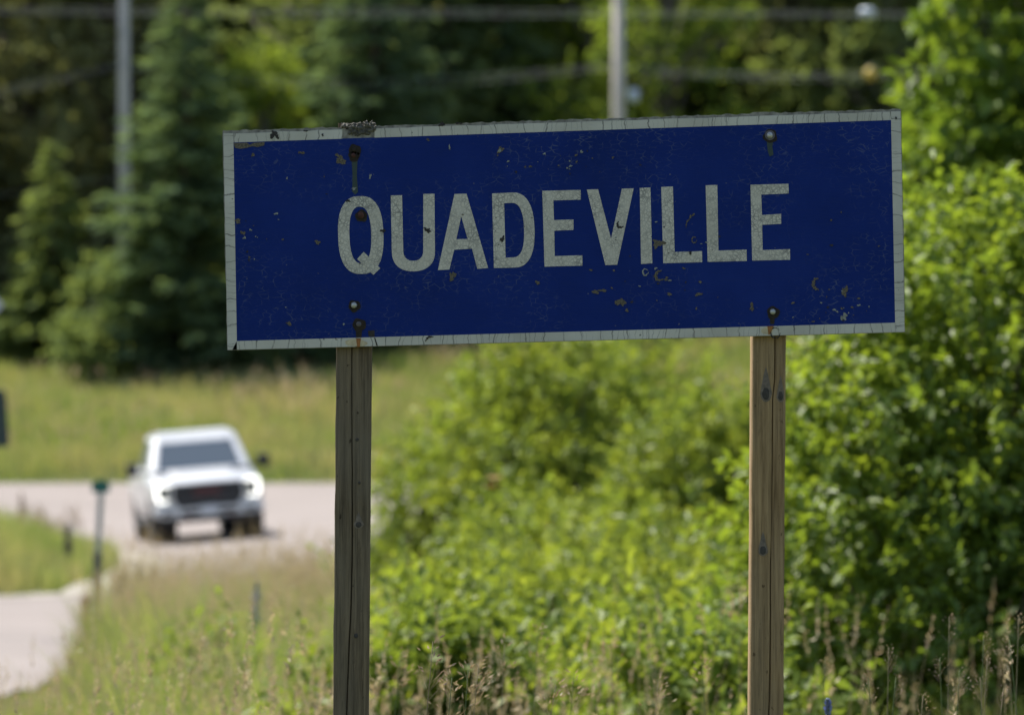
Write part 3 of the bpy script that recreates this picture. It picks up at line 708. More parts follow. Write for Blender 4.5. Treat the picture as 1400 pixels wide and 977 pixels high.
# middle thicket: shrubs behind and between the posts
mids = [  # px, d, R, h, lobes, sprays, label
    (640, 74, 0.95, 2.55, 14, 760, 'bright green shrub left end of the thicket between the sign posts'),
    (762, 70, 1.05, 3.05, 16, 860, 'tall green shrub in the thicket under the middle of the sign'),
    (880, 76, 1.10, 3.00, 16, 860, 'full leafy shrub in the thicket under the right half of the sign'),
    (985, 66, 0.90, 2.45, 14, 760, 'green shrub of the thicket next to the brown right post'),
    (1092, 72, 0.95, 2.35, 14, 720, 'low spreading shrub just behind the brown right post'),
    (622, 80, 0.75, 1.45, 9, 420, 'small green shrub beside the pavement at the foot of the thicket'),
    (705, 62, 0.85, 1.55, 10, 520, 'low weedy shrub with orange blooms at the foot of the thicket'),
    (860, 60, 0.95, 1.50, 10, 520, 'low weedy shrub in the grass midway between the posts'),
    (588, 70, 0.42, 0.95, 7, 240, 'weedy green clump at the left foot of the thicket by the grey post'),
    (655, 56, 0.75, 1.35, 9, 420, 'knee high leafy weeds in front of the left part of the thicket'),
    (775, 54, 0.75, 1.25, 9, 420, 'knee high leafy weeds in front of the middle of the thicket'),
    (930, 53, 0.80, 1.30, 9, 440, 'knee high leafy weeds in front of the right part of the thicket'),
    (1010, 48, 0.55, 1.15, 8, 330, 'leafy weed clump at the foot of the brown post'),
    (575, 41, 0.50, 0.98, 8, 330, 'low leafy weeds in the grass just right of the grey post'),
    (690, 43, 0.60, 1.05, 8, 360, 'low leafy weeds in the grass between the posts, nearer the grey one'),
    (800, 41, 0.58, 1.02, 8, 360, 'low leafy weeds in the grass midway between the posts'),
    (915, 40, 0.55, 1.00, 8, 350, 'low leafy weeds in the grass between the posts, nearer the brown one'),
    (985, 37, 0.45, 0.95, 8, 300, 'low leafy weeds touching the brown post'),
    (300, 52, 0.5, 0.62, 7, 200, 'low leafy weeds in the verge left of the grey post'),
    (1180, 88, 1.25, 3.0, 14, 700, 'pale green shrub farther back under the sign corner'),
]
for i, (px, d, R, h, nl, ns, lb) in enumerate(mids):
    woody('leafy_shrub', at(px, d), shrub_lobes(300 + i, nl, R, h), lb, 'shrub', 'shrubs of the thicket behind the sign', 'leaf_mid', 320 + i, nspray=int(ns * 1.7), K=12, spray_len=0.32, leaf=0.085, width=0.5, shape=4, r0=0.04)
# near bush on the right
big = [(0.0, 0.0, 1.55, 0.75, 0.75, 0.75), (-0.42, -0.1, 0.95, 0.62, 0.6, 0.62), (0.45, 0.1, 1.15, 0.75, 0.7, 0.8), (0.05, -0.35, 0.75, 0.75, 0.6, 0.6),
       (0.62, -0.2, 0.65, 0.7, 0.6, 0.6), (-0.12, 0.15, 1.95, 0.42, 0.42, 0.45), (0.55, 0.2, 1.85, 0.5, 0.5, 0.5), (-0.55, 0.0, 0.45, 0.45, 0.42, 0.42), (-0.62, 0.05, 0.95, 0.38, 0.4, 0.36), (-0.2, -0.3, 0.3, 0.5, 0.4, 0.35),
       (0.18, -0.1, 2.15, 0.22, 0.22, 0.30), (-0.40, 0.0, 1.5, 0.40, 0.40, 0.36), (1.1, 0.0, 1.2, 0.6, 0.6, 0.9)]
bush = woody('leafy_bush', at(1368, 44), big, 'large bright green leafy bush right of the brown post', 'bush', None, 'leaf_bush', 401, nspray=4600, K=13, spray_len=0.18, leaf=0.050, width=0.52, shape=6, r0=0.035, inner=0.35)
bush.scale = (1.42, 1.42, 1.36)
lr_ = np.random.default_rng(77); lp = None
for k in range(220):
    l = big[lr_.integers(len(big))]; dv = sphere_dirs(lr_, 1)[0]; dv[1] = -abs(dv[1])
    if lp is None:
        v, f = leaf_geo(np.zeros((1, 3)), np.array([[1.0, 0, 0]]), np.array([[0, 0, 1.0]]), np.array([0.062]), 0.55, 6)
        lp = np_mesh('leaf', v, f); lp.materials.append(M['leaf_bush'])
    o = link('leaf', lp, None, bush); o.location = [l[i] + dv[i] * l[3 + i] * 1.08 for i in range(3)]
    o.rotation_euler = (lr_.normal() * 0.5, lr_.normal() * 0.5 + 0.2, math.atan2(dv[1], dv[0]) + lr_.normal() * 0.6); sc_ = lr_.uniform(0.7, 1.15); o.scale = (sc_, sc_, sc_)
tl = [(0.1, 0, 3.0, 0.75, 0.75, 0.65), (-0.35, 0, 2.45, 0.6, 0.6, 0.5), (0.45, 0, 2.2, 0.7, 0.7, 0.7), (-0.30, 0, 3.75, 0.5, 0.5, 0.5), (0.3, 0.1, 4.3, 0.75, 0.7, 0.7), (-0.42, 0.1, 4.55, 0.30, 0.3, 0.35),
      (0.9, 0, 3.4, 0.7, 0.7, 0.9), (0.85, 0, 4.6, 0.7, 0.7, 0.7), (0.2, 0, 5.2, 0.6, 0.6, 0.6), (-0.30, -0.1, 1.75, 0.5, 0.5, 0.45), (0.5, 0, 1.4, 0.7, 0.6, 0.6), (-0.75, 0, 3.0, 0.25, 0.3, 0.25)]
ym = woody('young_maple', at(1468, 66), tl, 'young leafy tree with fresh green crown behind the right bush', 'tree', None, 'leaf_tree', 402, nspray=2100, K=12, spray_len=0.34, leaf=0.10, width=0.6, shape=6, r0=0.06, trunk=(0.1, 0, 4.6), crown='crown', stem='trunk', inner=0.3)
ym.scale = (1.42, 1.42, 1.42)
woody('young_maple', at(1345, 62), [(0.2, 0, 2.2, 0.9, 0.8, 0.8), (-0.3, 0, 1.5, 0.7, 0.7, 0.7), (0.9, 0, 1.9, 0.8, 0.8, 0.9), (0.5, 0, 3.0, 0.7, 0.7, 0.6), (0.3, 0, 0.9, 0.9, 0.8, 0.6)], 'rounded green sapling between the sign edge and the tall young tree', 'tree', None, 'leaf_tree', 403,
      nspray=1000, K=12, spray_len=0.34, leaf=0.11, width=0.55, shape=4, r0=0.05, trunk=(0.1, 0, 2.6), crown='crown', stem='trunk', inner=0.3)
# orange blooms in the thicket
for i, (px, py, sz, mt) in enumerate(((672, 668, 0.055, 'petal_orange'), (745, 722, 0.055, 'petal_orange'), (676, 655, 0.05, 'seed_tan'))):
    d = 60.5; top = P(px, py, d); X = top.x; b0 = zg(X, d)
    t = thing('lily_plant', (X, d, b0), 'orange day lily bloom in front of the weedy thicket' if i < 2 else 'pale spent lily bloom in front of the weedy thicket', 'flower', 'orange lilies in the thicket' if i < 2 else None)
    h = top.z - b0
    link('stem', MB().tube([(0, 0, -0.05), (0.03, 0, h * .5), (0, 0, h)], [0.006, 0.005, 0.004], 5).mesh('stem'), M['stem_green'], t)
    for k in range(6):
        a = k * math.pi / 3
        v, f = leaf_geo(np.array([[0, 0, h]]), np.array([[math.cos(a), math.sin(a), 0.5]]), np.array([[0, 0, 1.0]]), np.array([sz * 1.4]), 0.5, 6, 0.2)
        link('petal', np_mesh('petal', v, f), M[mt], t)

# ------------------------------------------------------------------ the place-name sign
SD = 22.0; K_ = SD / FPX
def S(x, y): return ((x - 700) * K_, CZ + (488.5 - y) * K_)     # photo point on the sign plane -> (X, Z)
gz = zg(0.12, SD)
sign = thing('place_name_sign', (0.12, SD, gz), 'weathered blue wooden place-name sign with cracked white letters on two posts', 'sign')
OFF = (0.12, SD, gz)
def spart(name, mb, mat, smooth=False, parent=None, label=None):
    o = link(name, mb.mesh(name, OFF, smooth), M[mat], parent or sign)
    if label: o['label'] = label
    return o
rg = random.Random(3)
TL, TR, BR, BL = (304.5, 179.5), (1231.6, 149.5), (1237, 453.6), (311, 478.2)
iTL, iTR, iBR, iBL = (318.9, 194.7), (1218.2, 164.1), (1224.3, 441.0), (323.9, 466.0)
def lerp2(a, b, t): return (a[0] + (b[0] - a[0]) * t, a[1] + (b[1] - a[1]) * t)
# plywood board with a ragged, delaminating top edge
top = []
n = 170
for k in range(n + 1):
    x, y = lerp2(TL, TR, k / n)
    j = rg.uniform(-1.7, 0.4)
    if 1025 < x < 1058: j -= 1.6
    if 470 < x < 512: j += 3.0
    top.append((x, y + j))
edge_r = [lerp2(TR, BR, k / 30) for k in range(1, 30)]; edge_l = [lerp2(BL, TL, k / 30) for k in range(1, 30)]
outl = top + [(x + rg.uniform(-0.1, 1.0), y) for x, y in edge_r] + [(BR[0] + .5, BR[1] + 0.6), (BL[0] - .4, BL[1] + 0.6)] + [(x + rg.uniform(-1.0, 0.1), y) for x, y in edge_l]
spart('board', MB().prism([S(*p) for p in outl], SD, SD + 0.019), 'plywood', label='grey plywood board with a ragged top edge')
# blue sheet
def quad(a, b, c, d): return [S(*a), S(*b), S(*c), S(*d)]
spart('blue_sheet', MB().prism(quad(iTL, iTR, iBR, iBL), SD - 0.0012, SD - 0.0002), 'sign_blue', label='faded navy blue painted face')
# white border: four strips; the top one is broken at the lichen lump, the foot of the left one peels
def shift(p, dx, dy): return (p[0] + dx, p[1] + dy)
wTL, wTR = (305.3, 182.5), (1231, 152.3)
def strip(name_mat, a, b, c, d, jag=None, seg=40):
    up = [lerp2(a, b, k / seg) for k in range(seg + 1)]; lo = [lerp2(d, c, k / seg) for k in range(seg + 1)]
    if jag: up = [(x, y + rg.uniform(*jag)) for x, y in up]
    poly = [S(*p) for p in up] + [S(*p) for p in reversed(lo)]
    return spart('border_strip', MB().prism(poly, SD - 0.0016, SD - 0.0002), name_mat)
def on_top(t): return lerp2(wTL, wTR, t), lerp2(iTL, iTR, (t - 0.0155) / 0.969)
def top_strip(t0, t1, jag):
    a, d = on_top(t0); b, c = on_top(t1)
    strip('border_white_across', a, b, shift(c, 0, .2), shift(d, 0, .2), jag, max(6, int(60 * (t1 - t0))))
top_strip(0.0157, 0.176, (-0.5, 0.9)); top_strip(0.2235, 0.9845, (-0.4, 0.6))
strip('border_white_across', iBL, iBR, lerp2(BL, BR, 0.9865), lerp2(BL, BR, 0.007), None)
def vstrip(a, b, c, d):
    poly = [S(*p) for p in (a, b, c, d)]
    spart('border_strip', MB().prism(poly, SD - 0.0016, SD - 0.0002), 'border_white_upright')
vstrip(wTL, (319.05, 182.0), (324.0, 478.0), (311.2, 478.2))
vstrip((1218.0, 152.6), (1231.2, 152.2), (1236.8, 453.5), (1224.1, 453.9))
# letters, outlines measured in the photograph
def arcpts(cx, cy_, rx, ry, a0, a1, n, e=2.0, rot=0.0):
    o = []
    for k in range(n + 1):
        a = math.radians(a0 + (a1 - a0) * k / n); c, s = math.cos(a), math.sin(a)
        x = math.copysign(abs(c) ** (2 / e), c) * rx; y = math.copysign(abs(s) ** (2 / e), s) * ry
        o.append((cx + x * math.cos(rot) - y * math.sin(rot), cy_ + x * math.sin(rot) + y * math.cos(rot)))
    return o
Y0, Y1 = SD - 0.0020, SD - 0.0010
def letter(polys, rings=()):
    mb = MB()
    for p in polys: mb.prism([S(*q) for q in p], Y0, Y1)
    for o, i in rings: mb.ring([S(*q) for q in o], [S(*q) for q in i], Y0, Y1)
    return spart('letter', mb, 'sign_white_crackle')
rt = math.radians(-1.8)
q = letter([], [(arcpts(493.2, 321.3, 31.0, 53.2, 0, 355, 71, 2.55, rt), arcpts(492.6, 321.1, 14.9, 38.6, 0, 355, 71, 2.45, rt))])
mb = MB().prism([S(*p) for p in ((497.3, 344.2), (519.9, 366.8), (510.4, 375.8), (488.3, 354.0))], Y0 - 0.0003, Y1)
spart('tail', mb, 'sign_white_crackle', parent=q)
# U
uo = [(534.2, 267.3)] + arcpts(565.2, 343.5, 29.5, 27.4, 180, 0, 20, 2.3, rt) + [(594.0, 264.9), (578.7, 265.2)] + arcpts(565.0, 342.8, 13.6, 13.7, 0, 180, 14, 2.3, rt) + [(549.7, 266.9)]
letter([uo])
letter([[(621.3, 265.3), (629.6, 265.0), (630.6, 295.8), (623.9, 327.1), (631.6, 326.85), (633.1, 340.7), (621.0, 341.4), (614.4, 368.4), (598.7, 369.2)],
        [(629.6, 265.0), (637.9, 264.8), (667.4, 366.3), (652.7, 367.5), (645.3, 340.0), (633.1, 340.7), (631.6, 326.85), (639.3, 326.6), (630.6, 295.8)]])
do = [(672.7, 264.5), (687, 263.9)] + arcpts(701.5, 314.5, 29.3, 51.3, -90, 90, 24, 2.45, rt) + [(690, 366.1), (675.3, 366.3)]
di = [(689.2, 277.9), (692, 277.7)] + arcpts(700.6, 314.6, 15.9, 37.2, -90, 90, 24, 2.45, rt) + [(694, 352.2), (691.3, 352.3)]
letter([], [(do, di)])
letter([[(741.4, 261), (794, 259.6), (794, 273), (756.5, 274), (757.4, 300.8), (784, 300.1), (784, 314.4), (757.9, 315.3), (758.3, 350.1), (796.2, 348.9), (796.2, 363.1), (744.4, 364.5)]])
letter([[(802.2, 259.2), (817.7, 258.8), (835.4, 326.3), (850.2, 258.1), (866.4, 257.5), (843.8, 361.8), (827.6, 362.4)]])
letter([[(874.6, 257.0), (889.2, 256.4), (891.9, 359.8), (876.4, 360.9)]])
letter([[(904, 255.7), (920, 255), (922.4, 344.5), (959.8, 343.2), (960.1, 358.4), (906.7, 359.8)]])
letter([[(964.7, 253.5), (980.7, 252.8), (982.2, 342.5), (1020.7, 341.2), (1021, 356.7), (967.4, 358)]])
letter([[(1026, 252.6), (1077.9, 251.3), (1078.3, 264.5), (1040.7, 266.1), (1041.8, 294), (1067.9, 292.4), (1068.1, 306), (1042, 307.3), (1042.7, 341.8), (1080.1, 340.5), (1080.3, 355.1), (1028.3, 356.2)]])
# flaked paint, stains and streaks: thin irregular patches with shapes of their own
def blob(cx, cy_, rx, ry, n=22, j=0.42, rot=0.0):
    ph = [rg.uniform(0, 6.28) for _ in range(3)]
    o = []
    for k in range(n):
        a = 2 * math.pi * k / n; r = 1 + j * (0.6 * math.sin(2 * a + ph[0]) + 0.5 * math.sin(3 * a + ph[1]) + 0.4 * math.sin(5 * a + ph[2])) + rg.uniform(-j, j) * 0.55; r = max(0.35, r)
        x, y = rx * r * math.cos(a), ry * r * math.sin(a); o.append((cx + x * math.cos(rot) - y * math.sin(rot), cy_ + x * math.sin(rot) + y * math.cos(rot)))
    return o
lay = [0]
def patch(poly, mat, name='paint_chip', t=0.0024):
    lay[0] += 1; y0 = SD - t - 0.00003 * (lay[0] % 9)
    return spart(name, MB().prism([S(*p) for p in poly], y0, SD - 0.0011), mat)
def crescent(cx, cy_, r, a0, a1, th, mat):
    o, i = [], []; m_ = 22
    for k in range(m_):
        a = math.radians(a0 + (a1 - a0) * k / (m_ - 1)); ro = r * (1 + rg.uniform(-0.16, 0.12)); ri = r - 0.4 - (th * math.sin(math.pi * k / (m_ - 1)) ** 0.6) * rg.uniform(0.45, 1.15)
        ri = min(ri, ro - 0.35)
        o.append((cx + ro * math.cos(a), cy_ + ro * math.sin(a) * 1.15)); i.append((cx + ri * math.cos(a), cy_ + ri * math.sin(a) * 1.15))
    return patch(o + i[::-1], mat)
for c in ((466, 219, 7, 5), (461, 212, 2.5, 2.5), (618.5, 377.5, 3.6, 6.5), (900, 332, 7.2, 5), (897, 336, 3.5, 3), (848.5, 413, 6.6, 5.4), (857, 424, 2.2, 2), (814, 399, 4, 3), (824, 397, 5, 2),
          (1155, 398, 4, 6), (684, 205, 4, 4), (585, 191, 2, 1.5), (395, 442, 4, 2.5), (346, 212, 3, 2), (413, 209, 4, 2), (434, 331, 3, 3), (735, 386, 3, 2.4), (808, 369, 2, 1.6), (325, 302, 4, 3), (332, 318, 3, 2), (915, 402, 3, 2), (955, 402, 4, 2.5), (1028, 420, 3, 5)):
    patch(blob(*c), 'paint_chip_tan')
for c in ((1154, 433, 4.2, 4.4), (683, 206, 2, 2), (614.5, 201.5, 1.2, 3), (795, 207.5, 2, 1.8), (780, 227, 1.8, 1.5), (506, 241, 1.4, 3), (484, 258, 3, 1.6), (470, 443, 1.4, 1.2), (1188, 419, 1, 1)):
    patch(blob(*c), 'paint_chip_pale')
for c in ((686.5, 327, 3, 4), (585, 315, 4, 3), (581, 312, 1.5, 1.5), (476, 274.5, 2.6, 2.4), (523.5, 315.5, 3, 2.4), (374, 184, 4.5, 4.5), (379, 187, 3, 2.5), (418, 179, 2.5, 1.2), (441, 184.5, 1.6, 1.6), (604, 170, 3.4, 3.2), (627, 168.5, 4.5, 1.5), (1225, 161.5, 1.4, 1.8), (944, 345.5, 2.4, 2)):
    patch(blob(*c), 'paint_chip_dark')
patch([(319.5, 195.8), (338, 195.2), (341, 198.0), (347, 195.4), (362, 194.4), (361, 199.2), (352, 201.2), (345, 200.0), (336, 202.6), (328, 203.6), (321, 202.2)], 'paint_chip_tan')
crescent(848, 307, 5.2, 20, 250, 3.6, 'paint_chip_dark'); crescent(901, 377, 7, 30, 300, 5, 'paint_chip_tan'); crescent(1117, 388, 7.5, 70, 290, 5, 'paint_chip_tan')
crescent(882, 372, 4.6, 0, 340, 2.2, 'paint_chip_pale'); crescent(951, 309, 14, 170, 265, 2.4, 'paint_chip_tan'); crescent(589, 468, 8, 185, 300, 2.5, 'paint_chip_dark'); crescent(1060, 455, 7, 0, 330, 1.6, 'paint_chip_dark')
crescent(949, 328, 4, 0, 320, 1.6, 'paint_chip_tan')
for _ in range(110):    # scattered small flakes, thickest in three worn areas
    cx, cy_ = rg.choice([(rg.gauss(925, 45), rg.gauss(385, 28)), (rg.gauss(350, 22), rg.gauss(335, 22)), (rg.gauss(760, 40), rg.gauss(213, 14)), (rg.uniform(330, 1210), rg.uniform(200, 440)), (rg.gauss(1140, 30), rg.gauss(425, 15))])
    if 326 < cx < 1214 and 203 < cy_ < 440:
        s_ = rg.uniform(0.5, 1.7); patch(blob(cx, cy_, s_ * rg.uniform(.8, 1.8), s_, 8), rg.choice(['paint_chip_tan', 'paint_chip_tan', 'paint_chip_pale', 'paint_chip_dark']))
# rust streaks
patch([(480.5, 215), (489, 215), (488.0, 240), (489.5, 262), (486, 266), (481.5, 262), (482, 240)], 'dark_green_panel', 'stain_streak', 0.0021)
patch([(1048, 190), (1057, 190), (1056, 200), (1057.5, 212), (1052, 214), (1049.5, 206)], 'dark_green_panel', 'stain_streak', 0.0021)
patch([(1052, 428), (1060, 428), (1058.5, 443), (1053, 443)], 'rust_dark', 'stain_streak', 0.0021)
patch([(486, 446), (496, 446), (494, 461), (487, 461)], 'rust_dark', 'stain_streak', 0.0021)
patch(blob(487, 468.2, 15, 5.2, 18, 0.1), 'rust_stain', 'stain_streak', 0.0022)
patch([(487, 462.3), (493.5, 462), (492, 474.0), (488.2, 474.2)], 'rust_orange', 'rust_streak', 0.0028)
patch(blob(1049, 451.5, 8, 5.4, 16, 0.12), 'rust_stain', 'stain_streak', 0.0022)
patch([(1049, 445.6), (1058, 445.4), (1055, 451), (1052, 457.4), (1050.6, 457.4)], 'rust_orange', 'rust_streak', 0.0028)
patch([(503, 452), (512, 451.2), (512.2, 460.5), (504, 459.5)], 'paint_chip_dark', 'paint_chip', 0.0021)
patch([(511.5, 461.5), (513, 461.5), (516.5, 472.4), (514.6, 472.4)], 'paint_chip_dark', 'paint_chip', 0.0023)
# bolts
def disc(cx, cy_, r, y0, y1, mat, name, parent=None, n=20, dome=0.0, jit=0.0):
    X, Z = S(cx, cy_); mb = MB(); r *= K_
    pr = [(r, y1), (r, y0 + dome * 0.6), (r * 0.75, y0 + dome * 0.2), (r * 0.3, y0)] if dome else [(r, y1), (r, y0)]
    vs_, fs = [], []
    for rr, yy in pr:
        for k in range(n):
            a = 2 * math.pi * k / n; q_ = rr * (1 + jit * (0.5 * math.sin(3 * a + cx) + 0.5 * math.sin(5 * a + cy_)))
            vs_.append((X + q_ * math.cos(a), yy, Z + q_ * math.sin(a)))
    for i in range(len(pr) - 1):
        for k in range(n): fs.append((i * n + k, i * n + (k + 1) % n, (i + 1) * n + (k + 1) % n, (i + 1) * n + k))
    fs.append(tuple((len(pr) - 1) * n + k for k in range(n))); mb.add(vs_, fs)
    return spart(name, mb, mat, parent=parent)
for cx, cy_, rw, rb, mw, mbt in ((484, 417, 6.4, 4.2, 'rust_dark', 'bolt_metal'), (490.5, 443, 7.2, 3.6, 'rust_dark', 'dry_stalk'), (1052.5, 185, 7.4, 4.4, 'dry_stalk', 'bolt_metal'),
                               (1056.5, 426, 6.8, 4.0, 'rust_dark', 'bolt_metal'), (493.5, 294, 6.5, 4.6, 'rust_dark', 'rust_red'), (484.5, 204.5, 6.6, 3.4, 'rust_dark', 'rust_dark'), (483.5, 212.5, 6.0, 3.2, 'rust_dark', 'rust_red')):
    stain = disc(cx + 0.6, cy_ + 1.2, rw * 1.28, SD - 0.0025, SD - 0.0012, 'rust_dark', 'stain', jit=0.14)
    b = disc(cx, cy_, rb, SD - 0.011, SD - 0.003, mbt, 'bolt', dome=0.006)
    disc(cx, cy_, rw * 0.92, SD - 0.0042, SD - 0.0024, mw, 'washer', parent=b)
# lichen lump on the top edge: a crumbly cluster
lr = np.random.default_rng(4)
def crumb(name, cxs, count, rad, mat, opt=''):
    Vs, Fs = [], []; off = 0
    for k in range(count):
        x, y = cxs(); X, Z = S(x, y); yy = SD + lr.uniform(-0.006, 0.018) * (1 if 'front' not in opt else 0) - (0.001 if 'front' in opt else 0)
        bm = bmesh.new(); bmesh.ops.create_icosphere(bm, subdivisions=1, radius=rad * lr.uniform(0.5, 1.3))
        for v in bm.verts: v.co *= 1 + lr.uniform(-0.3, 0.3)
        bm.verts.ensure_lookup_table()
        Vs.append(np.array([(v.co.x + X, v.co.y + yy, v.co.z + Z) for v in bm.verts])); Fs.append(np.array([[v.index for v in f.verts] for f in bm.faces]) + off); off += len(bm.verts); bm.free()
    V = np.concatenate(Vs) - np.array(OFF)
    o = link(name, np_mesh(name, V, np.concatenate(Fs)), M[mat], sign); o['kind'] = 'stuff'; return o
crumb('lichen_crust', lambda: (lr.uniform(467, 514), 173.0 + lr.normal() * 2.0), 150, 0.0038, 'lichen')
crumb('lichen_crust', lambda: (lr.uniform(478, 504), 176.5 + lr.normal() * 3.4), 230, 0.0042, 'crust_grey', 'front')
crumb('lichen_crust', lambda: (507 + lr.normal() * 3.0, 174 + lr.normal() * 4.5), 60, 0.0040, 'lichen')
# posts: four-by-fours with a long drying check down the front
def post(x_top, x_bot, y_top, width, yaw, mat, crack, seed, label, rough=0.3):
    r = np.random.default_rng(seed)
    zt = S(0, y_top)[1]; zb = gz - 0.35; nz = 150
    zs = np.linspace(zb, zt, nz); w = width
    rows = []; dep = 0.089
    cxs = np.array([c[1] for c in crack]); cys = np.array([S(0, c[0])[1] for c in crack]); oo = np.argsort(cys)
    t_ = (zs - S(0, 977)[1]) / (S(0, 475)[1] - S(0, 977)[1])
    xc = S(x_bot, 0)[0] + (S(x_top, 0)[0] - S(x_bot, 0)[0]) * t_
    ck = np.interp(zs, cys[oo], cxs[oo]) * w + np.cumsum(r.normal(size=nz)) * 0.00018
    wd = 0.0017 * (0.55 + 0.6 * np.abs(np.sin(zs * 3.1 + seed))) * np.clip(np.interp(zs, cys[oo], np.array([c[2] for c in crack])[oo]), 0, 2)
    ej = r.normal(size=(nz + 4, 2)); ej = (ej[:-4] + ej[1:-3] + ej[2:-2] + ej[3:-1]) * 0.00045 * rough
    ring = []
    for i in range(nz):
        c = ck[i]; e = wd[i]
        L_ = np.linspace(-w / 2 + 0.004, c - e * 1.3 - 0.001, 8); R_ = np.linspace(c + e * 1.3 + 0.001, w / 2 - 0.004, 8)
        fx = np.concatenate([L_, [c - e, c - e * 0.35, c + e * 0.35, c + e], R_])
        fy = r.normal(size=len(fx)) * 0.0004; fy[8:12] = [0.001, 0.016 * min(1, e / 0.0008), 0.016 * min(1, e / 0.0008), 0.001]
        e0, e1 = ej[i]
        fx[0] += max(0, e0); fx[-1] -= max(0, e1)
        px_ = [-w / 2 + e0 * 0.5, -w / 2 + e0] + list(fx) + [w / 2 - e1, w / 2 - e1 * 0.5, w / 2, -w / 2]
        py_ = [dep, 0.004] + list(fy) + [0.004, dep, dep, dep]
        px_ = px_[:2 + len(fx) + 2]; py_ = py_[:2 + len(fx) + 2]
        ring.append(np.stack([np.array(px_), np.array(py_)], 1))
    R = np.stack(ring); nr = R.shape[1]
    ca, sa = math.cos(yaw), math.sin(yaw); Xr = R[..., 0] * ca - (R[..., 1] - dep / 2) * sa; Yr = R[..., 0] * sa + (R[..., 1] - dep / 2) * ca + dep / 2
    V = np.stack([Xr + xc[:, None], Yr + SD + 0.0215, np.repeat(zs[:, None], nr, 1)], -1).reshape(-1, 3) - np.array(OFF)
    i = np.arange(nz - 1)[:, None] * nr; j = np.arange(nr)[None]
    F = np.stack([i + j, i + (j + 1) % nr, i + nr + (j + 1) % nr, i + nr + j], -1).reshape(-1, 4)
    me = np_mesh('post', V, [F])
    o = link('post', me, M[mat], sign); o['label'] = label
    return o
pl = post(483.6, 479.2, 168, 0.0925, math.radians(0.5), 'wood_grey', [(470, -0.06, 1.0), (520, -0.06, 1.0), (610, -0.03, 1.1), (700, -0.02, 1.2), (760, -0.01, 1.1), (830, -0.03, 1.0), (900, -0.08, 1.0), (977, -0.12, 1.1), (1200, -0.12, 0.6)], 21, 'grey weathered square timber post with a long split', 0.55)
pr_ = post(1051.0, 1047.6, 160, 0.0855, math.radians(3.2), 'wood_brown', [(300, 0.12, 0.8), (470, 0.14, 0.8), (520, 0.13, 0.9), (545, 0.07, 0.9), (640, 0.09, 0.7), (745, 0.07, 0.5), (770, 0.06, 1.3), (860, 0.07, 1.2), (940, 0.06, 1.2), (977, 0.04, 1.0), (1200, 0.0, 0.5)], 22, 'warm brown square timber post with dark knots')
def knot(x, y, rx, ry, parent, halo=True, yaw=0.0, xc=0.0):
    X, Z = S(x, y); vs_, fs = [], []; n = 16
    rk = K_; yf0 = SD + 0.0215 + (X - xc) * math.tan(yaw)
    def lens(rx, ry, dz0, yf, mat, nm_, tall=0.0):
        mb = MB(); v = [(X, yf0 - yf, Z)]
        for k in range(n):
            a = 2 * math.pi * k / n; up = (1 + tall * max(0, math.sin(a)) ** 6)
            v.append((X + rx * rk * math.cos(a) * (1 + rg.uniform(-.1, .1)), yf0 - yf * 0.45 + rx * rk * math.cos(a) * math.tan(yaw), Z + ry * rk * math.sin(a) * up))
        mb.add(v, [(0, 1 + (k + 1) % n, 1 + k) for k in range(n)])
        return spart(nm_, mb, mat, True, parent=parent)
    # children of the post: mesh is already in the sign's frame, and the post sits at that frame's origin
    lens(rx, ry, 0, 0.0032, 'knot', 'knot')
    if halo: lens(rx * 1.6, ry * 1.35, 0, 0.0018, 'knot_halo', 'knot_ring', 2.2)
knot(1047.5, 538, 5.0, 8.5, pr_, True, math.radians(3.2), S(1050, 0)[0]); knot(1067.5, 541, 3.4, 6.5, pr_, True, math.radians(3.2), S(1050, 0)[0]); knot(1043.5, 752, 4.2, 6.0, pr_, True, math.radians(3.2), S(1050, 0)[0])
knot(486.5, 869, 3.0, 3.4, pl, False); knot(488, 601, 2.4, 2.4, pl, False); knot(491, 660, 1.8, 2.0, pl, False); knot(490, 717, 4.2, 4.0, pl)

